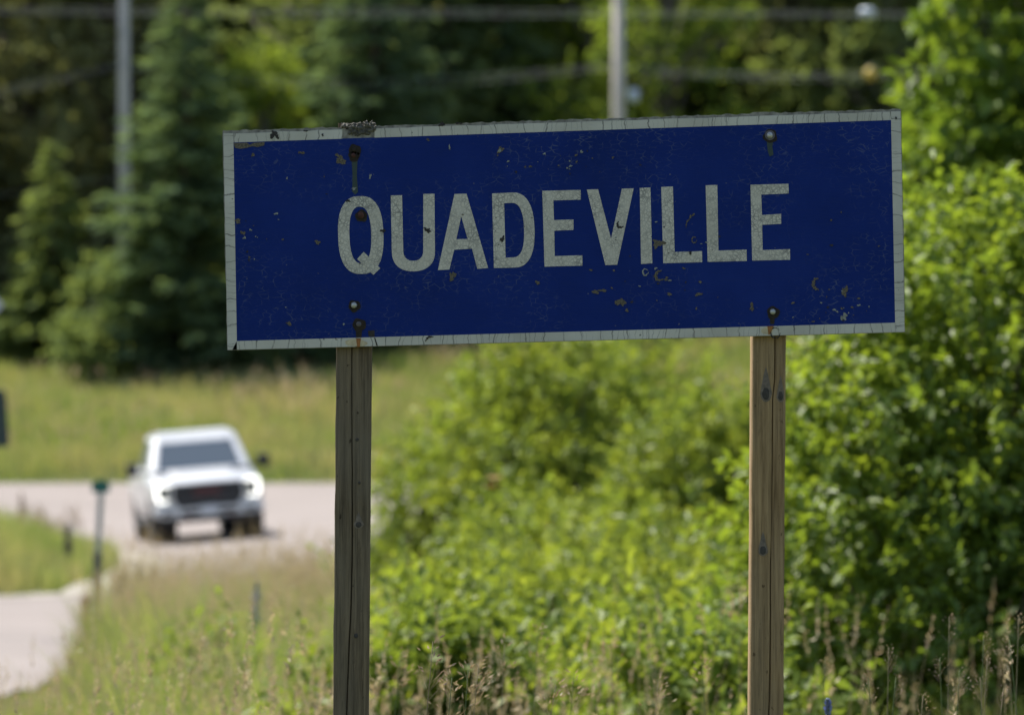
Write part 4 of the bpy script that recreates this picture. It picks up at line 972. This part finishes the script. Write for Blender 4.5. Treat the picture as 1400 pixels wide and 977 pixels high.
# ------------------------------------------------------------------ pickup truck (nose towards -Y, built at its own origin on the ground)
def build_truck():
    d = 146.6; X = (290 - 700) * d / FPX
    t = thing('pickup_truck', (0, 0, 0), 'white pickup truck with lit headlamps and black grille driving round the bend', 'pickup truck')
    def tp(name, mb, mat, bev=0.0, smooth=False, parent=None, label=None):
        o = link(name, mb.mesh(name, smooth=smooth), M[mat], parent or t)
        if bev: bevel(o, bev, 3)
        if label: o['label'] = label
        return o
    # lower body loft
    st = [  # y, half width sill, half width mid, z bottom, z shoulder, half width top, z top edge, z crown
        (0.02, 0.80, 0.86, 0.52, 0.98, 0.78, 1.04, 1.08), (0.10, 0.90, 0.95, 0.46, 1.02, 0.84, 1.09, 1.14), (0.30, 0.95, 1.00, 0.42, 1.05, 0.87, 1.13, 1.19),
        (0.80, 0.97, 1.02, 0.40, 1.08, 0.89, 1.17, 1.23), (1.50, 0.97, 1.02, 0.38, 1.11, 0.92, 1.21, 1.27), (1.62, 0.96, 1.01, 0.38, 1.12, 0.93, 1.24, 1.26),
        (3.75, 0.96, 1.01, 0.38, 1.14, 0.95, 1.27, 1.28), (3.95, 0.97, 1.02, 0.42, 1.15, 0.98, 1.32, 1.32), (5.60, 0.97, 1.02, 0.50, 1.16, 0.98, 1.34, 1.34), (5.86, 0.94, 0.98, 0.55, 1.15, 0.95, 1.33, 1.33)]
    V, F = [], []
    for (y, ws, wm, zb, zs, wt, zt, zc) in st:
        half = [(0, zb), (ws * 0.9, zb), (ws, zb + 0.08), (wm, zb + 0.30), (wm, (zb + zs) / 2 + 0.12), (wm - 0.02, zs), (wt + 0.03, zt - 0.01), (wt * 0.6, (zt + zc) / 2 + 0.008), (0, zc)]
        ring = [(x, y, z) for x, z in half] + [(-x, y, z) for x, z in reversed(half[1:-1])]
        V += ring
    nr = 16
    for i in range(len(st) - 1):
        for k in range(nr): F.append((i * nr + k, i * nr + (k + 1) % nr, (i + 1) * nr + (k + 1) % nr, (i + 1) * nr + k))
    F.append(tuple(range(nr))[::-1]); F.append(tuple((len(st) - 1) * nr + k for k in range(nr)))
    mb = MB().add(V, F); body = tp('body', mb, 'truck_white')
    # wheel openings
    cut = MB()
    for y in (0.98, 4.72):
        cut.add(*cyl(-1.3, 1.3, y, 0.42, 0.50, 24))
    cme = cut.mesh('cut'); co = bpy.data.objects.new('cut', cme); COL.objects.link(co)
    bm_ = body.modifiers.new('b', 'BOOLEAN'); bm_.operation = 'DIFFERENCE'; bm_.object = co; bm_.solver = 'EXACT'
    dg = bpy.context.evaluated_depsgraph_get(); me = bpy.data.meshes.new_from_object(body.evaluated_get(dg))
    body.modifiers.clear(); old = body.data; body.data = me; bpy.data.objects.remove(co); bpy.data.meshes.remove(old)
    bevel(body, 0.02, 2, 30)
    # cab
    def cab(o=0.0):
        return [(-0.93, 1.42, 1.24), (0.93, 1.42, 1.24), (0.95, 3.86, 1.26), (-0.95, 3.86, 1.26), (-0.74, 2.18, 1.90), (0.74, 2.18, 1.90), (0.76, 3.60, 1.92), (-0.76, 3.60, 1.92)]
    c = cab(); mb = MB().add(c, [(0, 3, 2, 1), (0, 1, 5, 4), (1, 2, 6, 5), (2, 3, 7, 6), (3, 0, 4, 7), (4, 5, 6, 7)])
    tp('cab', mb, 'truck_white', 0.07)
    rf = MB().add([(-0.70, 2.24, 1.915), (0.70, 2.24, 1.915), (0.72, 3.55, 1.93), (-0.72, 3.55, 1.93), (-0.6, 2.4, 1.955), (0.6, 2.4, 1.955), (0.6, 3.4, 1.96), (-0.6, 3.4, 1.96)], [(0, 1, 5, 4), (1, 2, 6, 5), (2, 3, 7, 6), (3, 0, 4, 7), (4, 5, 6, 7), (0, 3, 2, 1)])
    tp('roof', rf, 'truck_white', 0.02)
    V3 = [Vector(p) for p in c]
    def panel(ids, u0, u1, v0, v1, out, name, mat):
        a, b, cc, dd = [V3[i] for i in ids]     # a,b bottom ; dd,cc top
        def pt(u, v): return (a.lerp(b, u)).lerp(dd.lerp(cc, u), v)
        nrm = (b - a).cross(dd - a).normalized()
        if (nrm.dot(Vector((0, 2.6, 1.5)) - a)) > 0: nrm = -nrm
        q = [pt(u0, v0), pt(u1, v0), pt(u1, v1), pt(u0, v1)]
        mb = MB(); mb.add([p + nrm * out for p in q] + [p - nrm * 0.02 for p in q], [(0, 1, 2, 3), (7, 6, 5, 4), (0, 4, 5, 1), (1, 5, 6, 2), (2, 6, 7, 3), (3, 7, 4, 0)])
        return tp(name, mb, mat, 0.006)
    panel((0, 1, 5, 4), 0.085, 0.915, 0.10, 0.80, 0.008, 'windshield', 'glass_dark')
    panel((2, 3, 7, 6), 0.10, 0.90, 0.25, 0.88, 0.008, 'rear_window', 'glass_dark')
    for ids in ((1, 2, 6, 5), (0, 3, 7, 4)):
        panel(ids, 0.20, 0.52, 0.14, 0.86, 0.008, 'side_window', 'glass_dark'); panel(ids, 0.56, 0.90, 0.14, 0.86, 0.008, 'side_window', 'glass_dark')
    for s in (-1, 1):
        for y0, y1 in ((1.72, 2.72), (2.76, 3.70)):
            o = tp('door', MB().box(min(s * 0.98, s * 1.024), max(s * 0.98, s * 1.024), y0, y1, 0.62, 1.14), 'truck_white', 0.012)
            tp('handle', MB().box(min(s * 1.02, s * 1.05), max(s * 1.02, s * 1.05), y1 - 0.26, y1 - 0.08, 1.02, 1.06), 'chrome', 0.008, parent=o)
        o = tp('mirror', MB().box(min(s * 1.08, s * 1.30), max(s * 1.08, s * 1.30), 1.78, 1.90, 1.22, 1.46), 'black_plastic', 0.04)
        tp('mirror_arm', MB().box(min(s * 0.94, s * 1.10), max(s * 0.94, s * 1.10), 1.81, 1.87, 1.24, 1.30), 'black_plastic', 0.01, parent=o)
        tp('running_board', MB().box(min(s * 0.90, s * 1.04), max(s * 0.90, s * 1.04), 1.65, 3.95, 0.33, 0.40), 'black_plastic', 0.02)
    # hood bulge
    hb = MB().add([(-0.55, 0.16, 1.12), (0.55, 0.16, 1.12), (0.60, 1.45, 1.255), (-0.60, 1.45, 1.255), (-0.44, 0.30, 1.20), (0.44, 0.30, 1.20), (0.50, 1.42, 1.30), (-0.50, 1.42, 1.30)], [(0, 1, 5, 4), (1, 2, 6, 5), (2, 3, 7, 6), (3, 0, 4, 7), (4, 5, 6, 7), (0, 3, 2, 1)])
    tp('hood', hb, 'truck_white', 0.03)
    tp('cowl', MB().box(-0.84, 0.84, 1.40, 1.52, 1.235, 1.262), 'black_plastic', 0.01)
    # front
    g = tp('grille', MB().prism([(-0.54, 0.63), (0.54, 0.63), (0.635, 0.78), (0.62, 1.045), (-0.62, 1.045), (-0.635, 0.78)], -0.068, 0.06), 'black_plastic', 0.015, label='black grille with red lettering')
    for z in (0.75, 0.81, 0.995): tp('grille_bar', MB().box(-0.56, 0.56, -0.080, -0.069, z - 0.008, z + 0.008), 'dark_sleeve', parent=g)
    tp('grille_surround', MB().ring([(-0.56, 0.645), (0.56, 0.645), (0.66, 0.80), (0.645, 1.065), (-0.645, 1.065), (-0.66, 0.80)], [(-0.54, 0.67), (0.54, 0.67), (0.63, 0.80), (0.615, 1.045), (-0.615, 1.045), (-0.63, 0.80)], -0.0665, 0.05), 'truck_white', 0.008, parent=g)
    # three red letters on the grille
    def lt(polys): tp('badge_letter', sum_mb(polys), 'red_paint', parent=g)
    zb, zt, w = 0.845, 0.965, 0.022
    x0 = -0.245; lt([[(x0, zb), (x0 + .13, zb), (x0 + .13, zb + .07), (x0 + .07, zb + .07), (x0 + .07, zb + .048), (x0 + .105, zb + .048), (x0 + .105, zb + w), (x0 + .025, zb + w), (x0 + .025, zt - w), (x0 + .13, zt - w), (x0 + .13, zt), (x0, zt)]])
    x0 = -0.075; lt([[(x0, zb), (x0 + .026, zb), (x0 + .026, zt - .05), (x0 + .075, zb + .02), (x0 + .124, zt - .05), (x0 + .124, zb), (x0 + .15, zb), (x0 + .15, zt), (x0 + .122, zt), (x0 + .075, zb + .065), (x0 + .028, zt), (x0, zt)]])
    x0 = 0.115; lt([[(x0, zb), (x0 + .13, zb), (x0 + .13, zb + w), (x0 + .025, zb + w), (x0 + .025, zt - w), (x0 + .13, zt - w), (x0 + .13, zt), (x0, zt)]])
    for s in (-1, 1):
        hl = tp('headlight', MB().prism([(s * x, z) for x, z in ((0.67, 0.86), (0.70, 0.78), (0.88, 0.74), (0.93, 0.82), (0.93, 1.04), (0.88, 1.09), (0.67, 1.06))], -0.02, 0.16), 'lamp_lens', 0.012)
        dl = [(s * x, z) for x, z in ((0.68, 1.055), (0.88, 1.085), (0.925, 1.03), (0.925, 0.83), (0.87, 0.745), (0.72, 0.775), (0.722, 0.795), (0.86, 0.772), (0.895, 0.835), (0.895, 1.025), (0.865, 1.06), (0.68, 1.03))]
        tp('daytime_light', MB().prism(dl, -0.034, -0.018), 'daytime_lamp', parent=hl)
        tp('projector', MB().tube([(s * 0.76, -0.028, 0.93), (s * 0.76, 0.0, 0.93)], 0.05, 14), 'chrome', parent=hl)
        fg = tp('fog_light', MB().box(min(s * 0.62, s * 0.86), max(s * 0.62, s * 0.86), -0.075, 0.0, 0.50, 0.57), 'black_plastic', 0.01)
        tp('lamp', MB().tube([(s * 0.74, -0.085, 0.542), (s * 0.74, -0.07, 0.542)], 0.032, 12), 'lamp_lens', parent=fg)
        tp('tow_hook', MB().box(min(s * 0.36, s * 0.42), max(s * 0.36, s * 0.42), -0.10, 0.0, 0.44, 0.49), 'red_paint', 0.01)
    bp = [(-0.98, 0.50), (-0.80, 0.455), (0.80, 0.455), (0.98, 0.50), (1.0, 0.60), (0.94, 0.655), (-0.94, 0.655), (-1.0, 0.60)]
    tp('front_bumper', MB().prism(bp, -0.065, 0.22), 'truck_white', 0.03)
    tp('air_dam', MB().prism([(-0.96, 0.49), (-0.80, 0.452), (0.80, 0.452), (0.96, 0.49), (0.90, 0.39), (0.60, 0.365), (-0.60, 0.365), (-0.90, 0.39)], -0.05, 0.16), 'black_plastic', 0.01)
    tp('lower_intake', MB().box(-0.50, 0.50, -0.072, 0.0, 0.50, 0.575), 'black_plastic', 0.008)
    tp('license_plate', MB().box(-0.155, 0.155, -0.09, -0.074, 0.50, 0.65), 'plate_white', 0.004)
    tp('rear_bumper', MB().box(-0.96, 0.96, 5.84, 6.0, 0.46, 0.66), 'chrome', 0.03)
    tp('tailgate', MB().box(-0.86, 0.86, 5.84, 5.885, 0.70, 1.30), 'truck_white', 0.015)
    tp('bed_floor', MB().box(-0.80, 0.80, 4.0, 5.80, 1.325, 1.345), 'black_plastic')
    for s in (-1, 1): tp('tail_light', MB().box(min(s * 0.88, s * 0.995), max(s * 0.88, s * 0.995), 5.80, 5.895, 0.86, 1.22), 'red_paint', 0.01)
    tp('chassis', MB().box(-0.5, 0.5, 0.5, 5.6, 0.36, 0.46), 'black_plastic'); tp('axle', MB().tube([(-0.9, 0.98, 0.40), (0.9, 0.98, 0.40)], 0.05, 8), 'black_plastic'); tp('axle', MB().tube([(-0.9, 4.72, 0.40), (0.9, 4.72, 0.40)], 0.05, 8), 'black_plastic')
    for y in (0.98, 4.72):
        for s in (-1, 1):
            tp('wheel_well', MB().add(*cyl(min(s * 0.55, s * 0.98), max(s * 0.55, s * 0.98), y, 0.44, 0.475, 24)), 'black_plastic')
            w = tp('wheel', MB().add(*cyl(min(s * 0.70, s * 0.97), max(s * 0.70, s * 0.97), y, 0.405, 0.27, 24)), 'alloy', 0.02)
            tp('tyre', MB().add(*tyre(s, y, 0.405, 0.405, 0.27, 0.735, 1.01)), 'tyre', smooth=True, parent=w)
            for k in range(6):
                a = k * math.pi / 3
                tp('spoke', MB().tube([(s * 0.975, y, 0.405), (s * 0.985, y + 0.24 * math.cos(a), 0.405 + 0.24 * math.sin(a))], 0.028, 6), 'alloy', parent=w)
    # place on the banked bend: heading a little to the right of the camera
    front = Vector((X, d, 0)); yaw = math.radians(6.5)
    fwd = Vector((math.sin(yaw), -math.cos(yaw), 0)); rgt = Vector((math.cos(yaw), math.sin(yaw), 0))
    cpos = front - fwd * 2.85
    def zz(f, r): p = front - fwd * f + rgt * r; return zg(p.x, p.y) + 0.004
    a, b, c_, e = zz(0.98, -0.87), zz(0.98, 0.87), zz(4.72, -0.87), zz(4.72, 0.87)
    xv = (rgt * 1.74 + Vector((0, 0, ((b - a) + (e - c_)) / 2))).normalized(); yv = (-fwd * 3.74 + Vector((0, 0, ((c_ - a) + (e - b)) / 2))).normalized()
    zv = xv.cross(yv).normalized(); yv = zv.cross(xv)
    ctr = front - fwd * 2.85; ctr.z = (a + b + c_ + e) / 4
    mw = Matrix((xv, yv, zv)).transposed().to_4x4() @ Matrix.Scale(0.965, 4); mw.translation = ctr - yv * 2.85 * 0.965
    t.matrix_world = mw
    return t
def cyl(x0, x1, y, z, r, n):
    v, f = [], []
    for x in (x0, x1):
        for k in range(n): a = 2 * math.pi * k / n; v.append((x, y + r * math.cos(a), z + r * math.sin(a)))
    for k in range(n): f.append((k, (k + 1) % n, n + (k + 1) % n, n + k))
    f.append(tuple(range(n))[::-1]); f.append(tuple(range(n, 2 * n))); return v, f
def tyre(s, y, z, R, r, xa, xb):
    prof = [(xa, r), (xa - 0.0, R * 0.85), (xa + 0.04, R), (xb - 0.04, R), (xb, R * 0.85), (xb, r)]; n = 28; v, f = [], []
    for x, q in prof:
        for k in range(n): a = 2 * math.pi * k / n; v.append((s * x, y + q * math.cos(a), z + q * math.sin(a)))
    m_ = len(prof)
    for i in range(m_):
        j = (i + 1) % m_
        for k in range(n): f.append((i * n + k, i * n + (k + 1) % n, j * n + (k + 1) % n, j * n + k))
    return v, f
def sum_mb(polys):
    mb = MB()
    for p in polys: mb.prism(p, -0.092, -0.069)
    return mb
build_truck()

# ------------------------------------------------------------------ roadside furniture
# address marker
d = 91.0; base = P(130, 872, d); X = base.x
am = thing('address_marker', (X, d, zg(X, d)), 'teal green address blade on a leaning grey post at the pavement edge', 'sign post')
zt = P(138, 665, d).z - zg(X, d); zm = P(133, 755, d).z - zg(X, d); dx = (138 - 130) * d / FPX
link('lower_sleeve', MB().tube([(0, 0, -0.2), (dx * .45, 0, zm)], 0.052, 6).mesh('lower_sleeve'), M['dark_sleeve'], am)
link('upper_post', MB().tube([(dx * .45, 0, zm - 0.1), (dx, 0, zt)], 0.036, 6).mesh('upper_post'), M['galvanised'], am)
bl = link('blade', MB().prism([(dx - 0.095, zt - 0.06), (dx + 0.095, zt - 0.06), (dx + 0.095, zt + 0.035), (dx + 0.03, zt + 0.075), (dx - 0.03, zt + 0.075), (dx - 0.095, zt + 0.035)], -0.05, -0.04).mesh('blade'), M['teal_green'], am)
link('clip', MB().box(dx - 0.04, dx + 0.04, -0.04, 0.04, zt - 0.10, zt - 0.061).mesh('clip'), M['pale_aluminium'], am)
def stake(px, y0, y1, d, w, mat, label, cap):
    b = P(px, y1, d); z0 = zg(b.x, d); h = P(px, y0, d).z - z0
    t = thing('marker_stake', (b.x, d, z0), label, 'marker stake')
    bevel(link('stake', MB().box(-w / 2, w / 2, -0.012, 0.012, -0.2, h).mesh('stake'), M[mat], t), 0.004)
    link('reflector', MB().box(-w * .35, w * .35, -0.018, -0.013, h - 0.14, h - 0.04).mesh('reflector'), M[cap], t)
stake(117, 815, 872, 90.0, 0.075, 'orange_stake', 'rusty orange marker stake beside the leaning grey post', 'amber')
stake(107, 868, 906, 88.0, 0.06, 'white_stake', 'white marker stake in the grass at the pavement edge', 'pale_aluminium')
# road sign whose edge enters the picture
d = 104.0; kx = d / FPX; pc = P(-22, 560, d); z0 = zg(pc.x, d)
rs = thing('road_sign', (pc.x, d, z0), 'road sign with white diamond above a dark green panel at the roadside', 'road sign')
def RS(x, y): q = P(x, y, d); return (q.x - pc.x, q.z - z0)
link('post', MB().tube([(0, 0, -0.3), (0, 0, RS(0, 350)[1])], 0.045, 8).mesh('post'), M['galvanised'], rs)
bevel(link('panel', MB().prism([RS(-58, 612), RS(13.5, 610), RS(8, 533), RS(-62, 535)], -0.075, -0.055).mesh('panel'), M['dark_green_panel'], rs), 0.006)
bevel(link('diamond', MB().prism([RS(-22, 388 + 58), RS(5, 417), RS(-22, 388), RS(-50, 417)], -0.075, -0.055).mesh('diamond'), M['pale_aluminium'], rs), 0.004)

# ------------------------------------------------------------------ single plants
def stalk(px, ytop, d, width, label, group, mat, name='mullein_stalk', cat='plant', stem='dry_stalk', ybot=None, head=0.5, leafy=True, seed=0):
    r = np.random.default_rng(seed + 900); tp = P(px, ytop, d); z0 = zg(tp.x, d); h = tp.z - z0
    t = thing(name, (tp.x, d, z0), label, cat, group)
    lean = r.uniform(-.04, .04)
    link('stem', MB().tube([(0, 0, -0.05), (lean * .4, 0, h * .5), (lean, 0, h)], [0.012, 0.009, 0.005], 6).mesh('stem'), M[stem], t)
    n = 160; j = r.random(n); a = r.random(n) * 6.283
    pos = np.stack([lean * (1 - head * j), np.zeros(n), h * (1 - head * j)], 1) + 0.0
    dr = np.stack([np.cos(a), np.sin(a), 0.6 + 0 * a], 1)
    V, F = leaf_geo(pos, dr, r.normal(size=(n, 3)), width * (0.5 + 0.6 * r.random(n)) * (0.45 + 0.55 * np.minimum(1, j * 3)), 0.5, 4, 0.3)
    link('flower_spike', np_mesh('flower_spike', V, F), M[mat], t)
    if leafy:
        for k in range(6):
            a = k * 1.1; v, f = leaf_geo(np.array([[0, 0, h * (0.12 + 0.06 * k)]]), np.array([[math.cos(a), math.sin(a), 0.35]]), np.array([[0, 0, 1.0]]), np.array([0.20 - 0.012 * k]), 0.35, 6, 0.2)
            link('leaf', np_mesh('leaf', v, f), M['leaf_olive'], t)
stalk(347, 795, 60, 0.05, 'grey mullein stalk standing alone in the grass left of the grey post', None, 'mullein_grey', stem='mullein_grey', head=0.3, seed=1)
stalk(371, 893, 50, 0.04, 'short grey mullein stalk low in the grass beside the grey post', None, 'mullein_grey', stem='mullein_grey', head=0.3, seed=2)
stalk(95, 716, 124, 0.09, 'dark grey dock stalk on the grass island', None, 'dry_stalk', 'dock_stalk', seed=3)
for i, (px, yt, dd) in enumerate(((172, 772, 90), (186, 768, 91), (158, 780, 89), (205, 778, 90))):
    stalk(px, yt, dd, 0.075, 'brown dock stalk in the clump beside the leaning grey post', 'brown dock stalks by the post', 'seed_brown', 'dock_stalk', stem='dry_stalk', seed=4 + i)
stalk(28, 672, 140, 0.07, 'brown dock stalk at the back of the grass island', None, 'seed_brown', 'dock_stalk', seed=9)
stalk(1140, 955, 24.5, 0.016, 'small blue vetch spike in the grass below the right bush', None, 'petal_blue', 'vetch_plant', 'flower', 'stem_green', head=0.05, leafy=False, seed=10)
stalk(910, 888, 40, 0.022, 'small blue vetch spike in the grass between the posts', None, 'petal_blue', 'vetch_plant', 'flower', 'stem_green', head=0.04, leafy=False, seed=11)
# flowering grasses near the sign
def grass_plant(px, ytop, d, lean, head, nsp, mat, label, group, seed, spk=0.016):
    r = np.random.default_rng(seed); tp = P(px, ytop, d); z0 = zg(tp.x - lean, d); h = tp.z - z0
    t = thing('flowering_grass', (tp.x - lean, d, z0), label, 'grass', group)
    cv = [(0, 0, -0.03), (lean * .12, 0, h * .35), (lean * .42, 0.0, h * .7), (lean, 0, h)]
    pts = []
    for k in range(13):
        u = k / 12; i = min(2, int(u * 3)); f = u * 3 - i; a, b = Vector(cv[i]), Vector(cv[i + 1]); pts.append(a.lerp(b, f))
    link('stem', MB().tube(pts, [0.0026 * (1 - 0.6 * k / 12) for k in range(13)], 5).mesh('stem', smooth=True), M['stem_tan' if seed % 2 else 'stem_green'], t)
    ax = (pts[-1] - pts[-4]).normalized(); A = np.array(ax)
    n = nsp; j = np.sort(r.random(n)); base = np.array(pts[-1])[None] - A[None] * (head * j)[:, None]
    out = unit(np.stack([r.normal(size=n) * 0.9 + 0.5 * np.sign(lean), r.normal(size=n) * 0.5, 0.15 + 0.5 * r.random(n)], 1))
    ln = head * 0.30 * (0.25 + j) * (0.4 + 0.8 * r.random(n)); tip = base + out * ln[:, None] + A[None] * (ln * 0.8)[:, None]
    V, F = leaf_geo(base, tip - base, r.normal(size=(n, 3)), np.linalg.norm(tip - base, axis=1), 0.02, 4, 0.0)
    dd_ = unit(tip - base) + np.array([0, 0, -0.35]); V2, F2 = leaf_geo(tip, dd_, r.normal(size=(n, 3)), spk * (0.8 + 0.5 * r.random(n)), 0.3, 4, 0.3)
    V3, F3 = leaf_geo(tip, dd_, r.normal(size=(n, 3)), spk * (0.8 + 0.5 * r.random(n)), 0.3, 4, 0.3)
    link('panicle', np_mesh('panicle', np.concatenate([V, V2, V3]), [np.concatenate([F, F2 + len(V), F3 + len(V) + len(V2)])]), M[mat], t)
    for k in range(3):
        a = r.random() * 6.283; hh = h * r.uniform(.3, .6)
        v, f = grass_geo(r, np.array([0.0]), np.array([0.0]), np.array([0.0]), np.array([hh]), np.array([0.006]), 0.5)
        link('blade', np_mesh('blade', v, f), M['grass_green'], t)
GL = 'slender brown flowering grass with open nodding seed head between the posts'
grass_plant(592, 876, 22.7, 0.055, 0.16, 18, 'seed_brown', 'dark slender flowering grass with open seed head right of the grey post', None, 501, 0.015)
for i, (px, yt, dd, ln) in enumerate(((640, 915, 23.6, 0.04), (655, 905, 24.4, 0.06), (618, 925, 23.4, 0.05), (760, 935, 24.6, 0.09), (785, 920, 26, 0.05), (690, 880, 27, 0.03), (735, 860, 29, 0.03), (835, 880, 29, -0.03), (548, 890, 28, 0.06), (900, 930, 25.5, 0.05), (960, 905, 27, -0.03))):
    grass_plant(px, yt, dd, ln, 0.15, 20, 'seed_tan', 'tan flowering grass with nodding seed head between the two posts', 'tan flowering grasses between the posts', 510 + i, 0.017)
for i, (px, yt, dd, ln) in enumerate(((1187, 925, 24.5, -0.04), (1215, 884, 25, 0.01), (1225, 925, 24.6, 0.05), (1262, 950, 24.2, 0.04), (1285, 898, 25, -0.02), (1298, 842, 25.5, 0.01), (1345, 868, 25.2, 0.02), (1350, 900, 25, 0.03), (1380, 874, 24.6, -0.06), (1393, 840, 25.5, 0.02), (1312, 915, 24.8, 0.03), (1372, 940, 24.2, 0.05), (1128, 900, 27, 0.02), (1340, 925, 24.6, -0.03))):
    grass_plant(px, yt, dd, ln, 0.085, 26, 'seed_brown' if i % 3 else 'seed_tan', 'pinkish brown flowering grass with dense seed head in front of the right bush', 'flowering grasses before the right bush', 540 + i, 0.007)
for i, (px, yt, dd, ln) in enumerate(((70, 905, 66, 0.05), (250, 850, 55, 0.06), (300, 880, 48, -0.04), (410, 860, 46, 0.05), (425, 920, 36, 0.06))):
    grass_plant(px, yt, dd, ln, 0.16, 22, 'seed_tan', 'tan flowering grass rising from the verge left of the grey post', 'tan flowering grasses left of the grey post', 570 + i, 0.022)
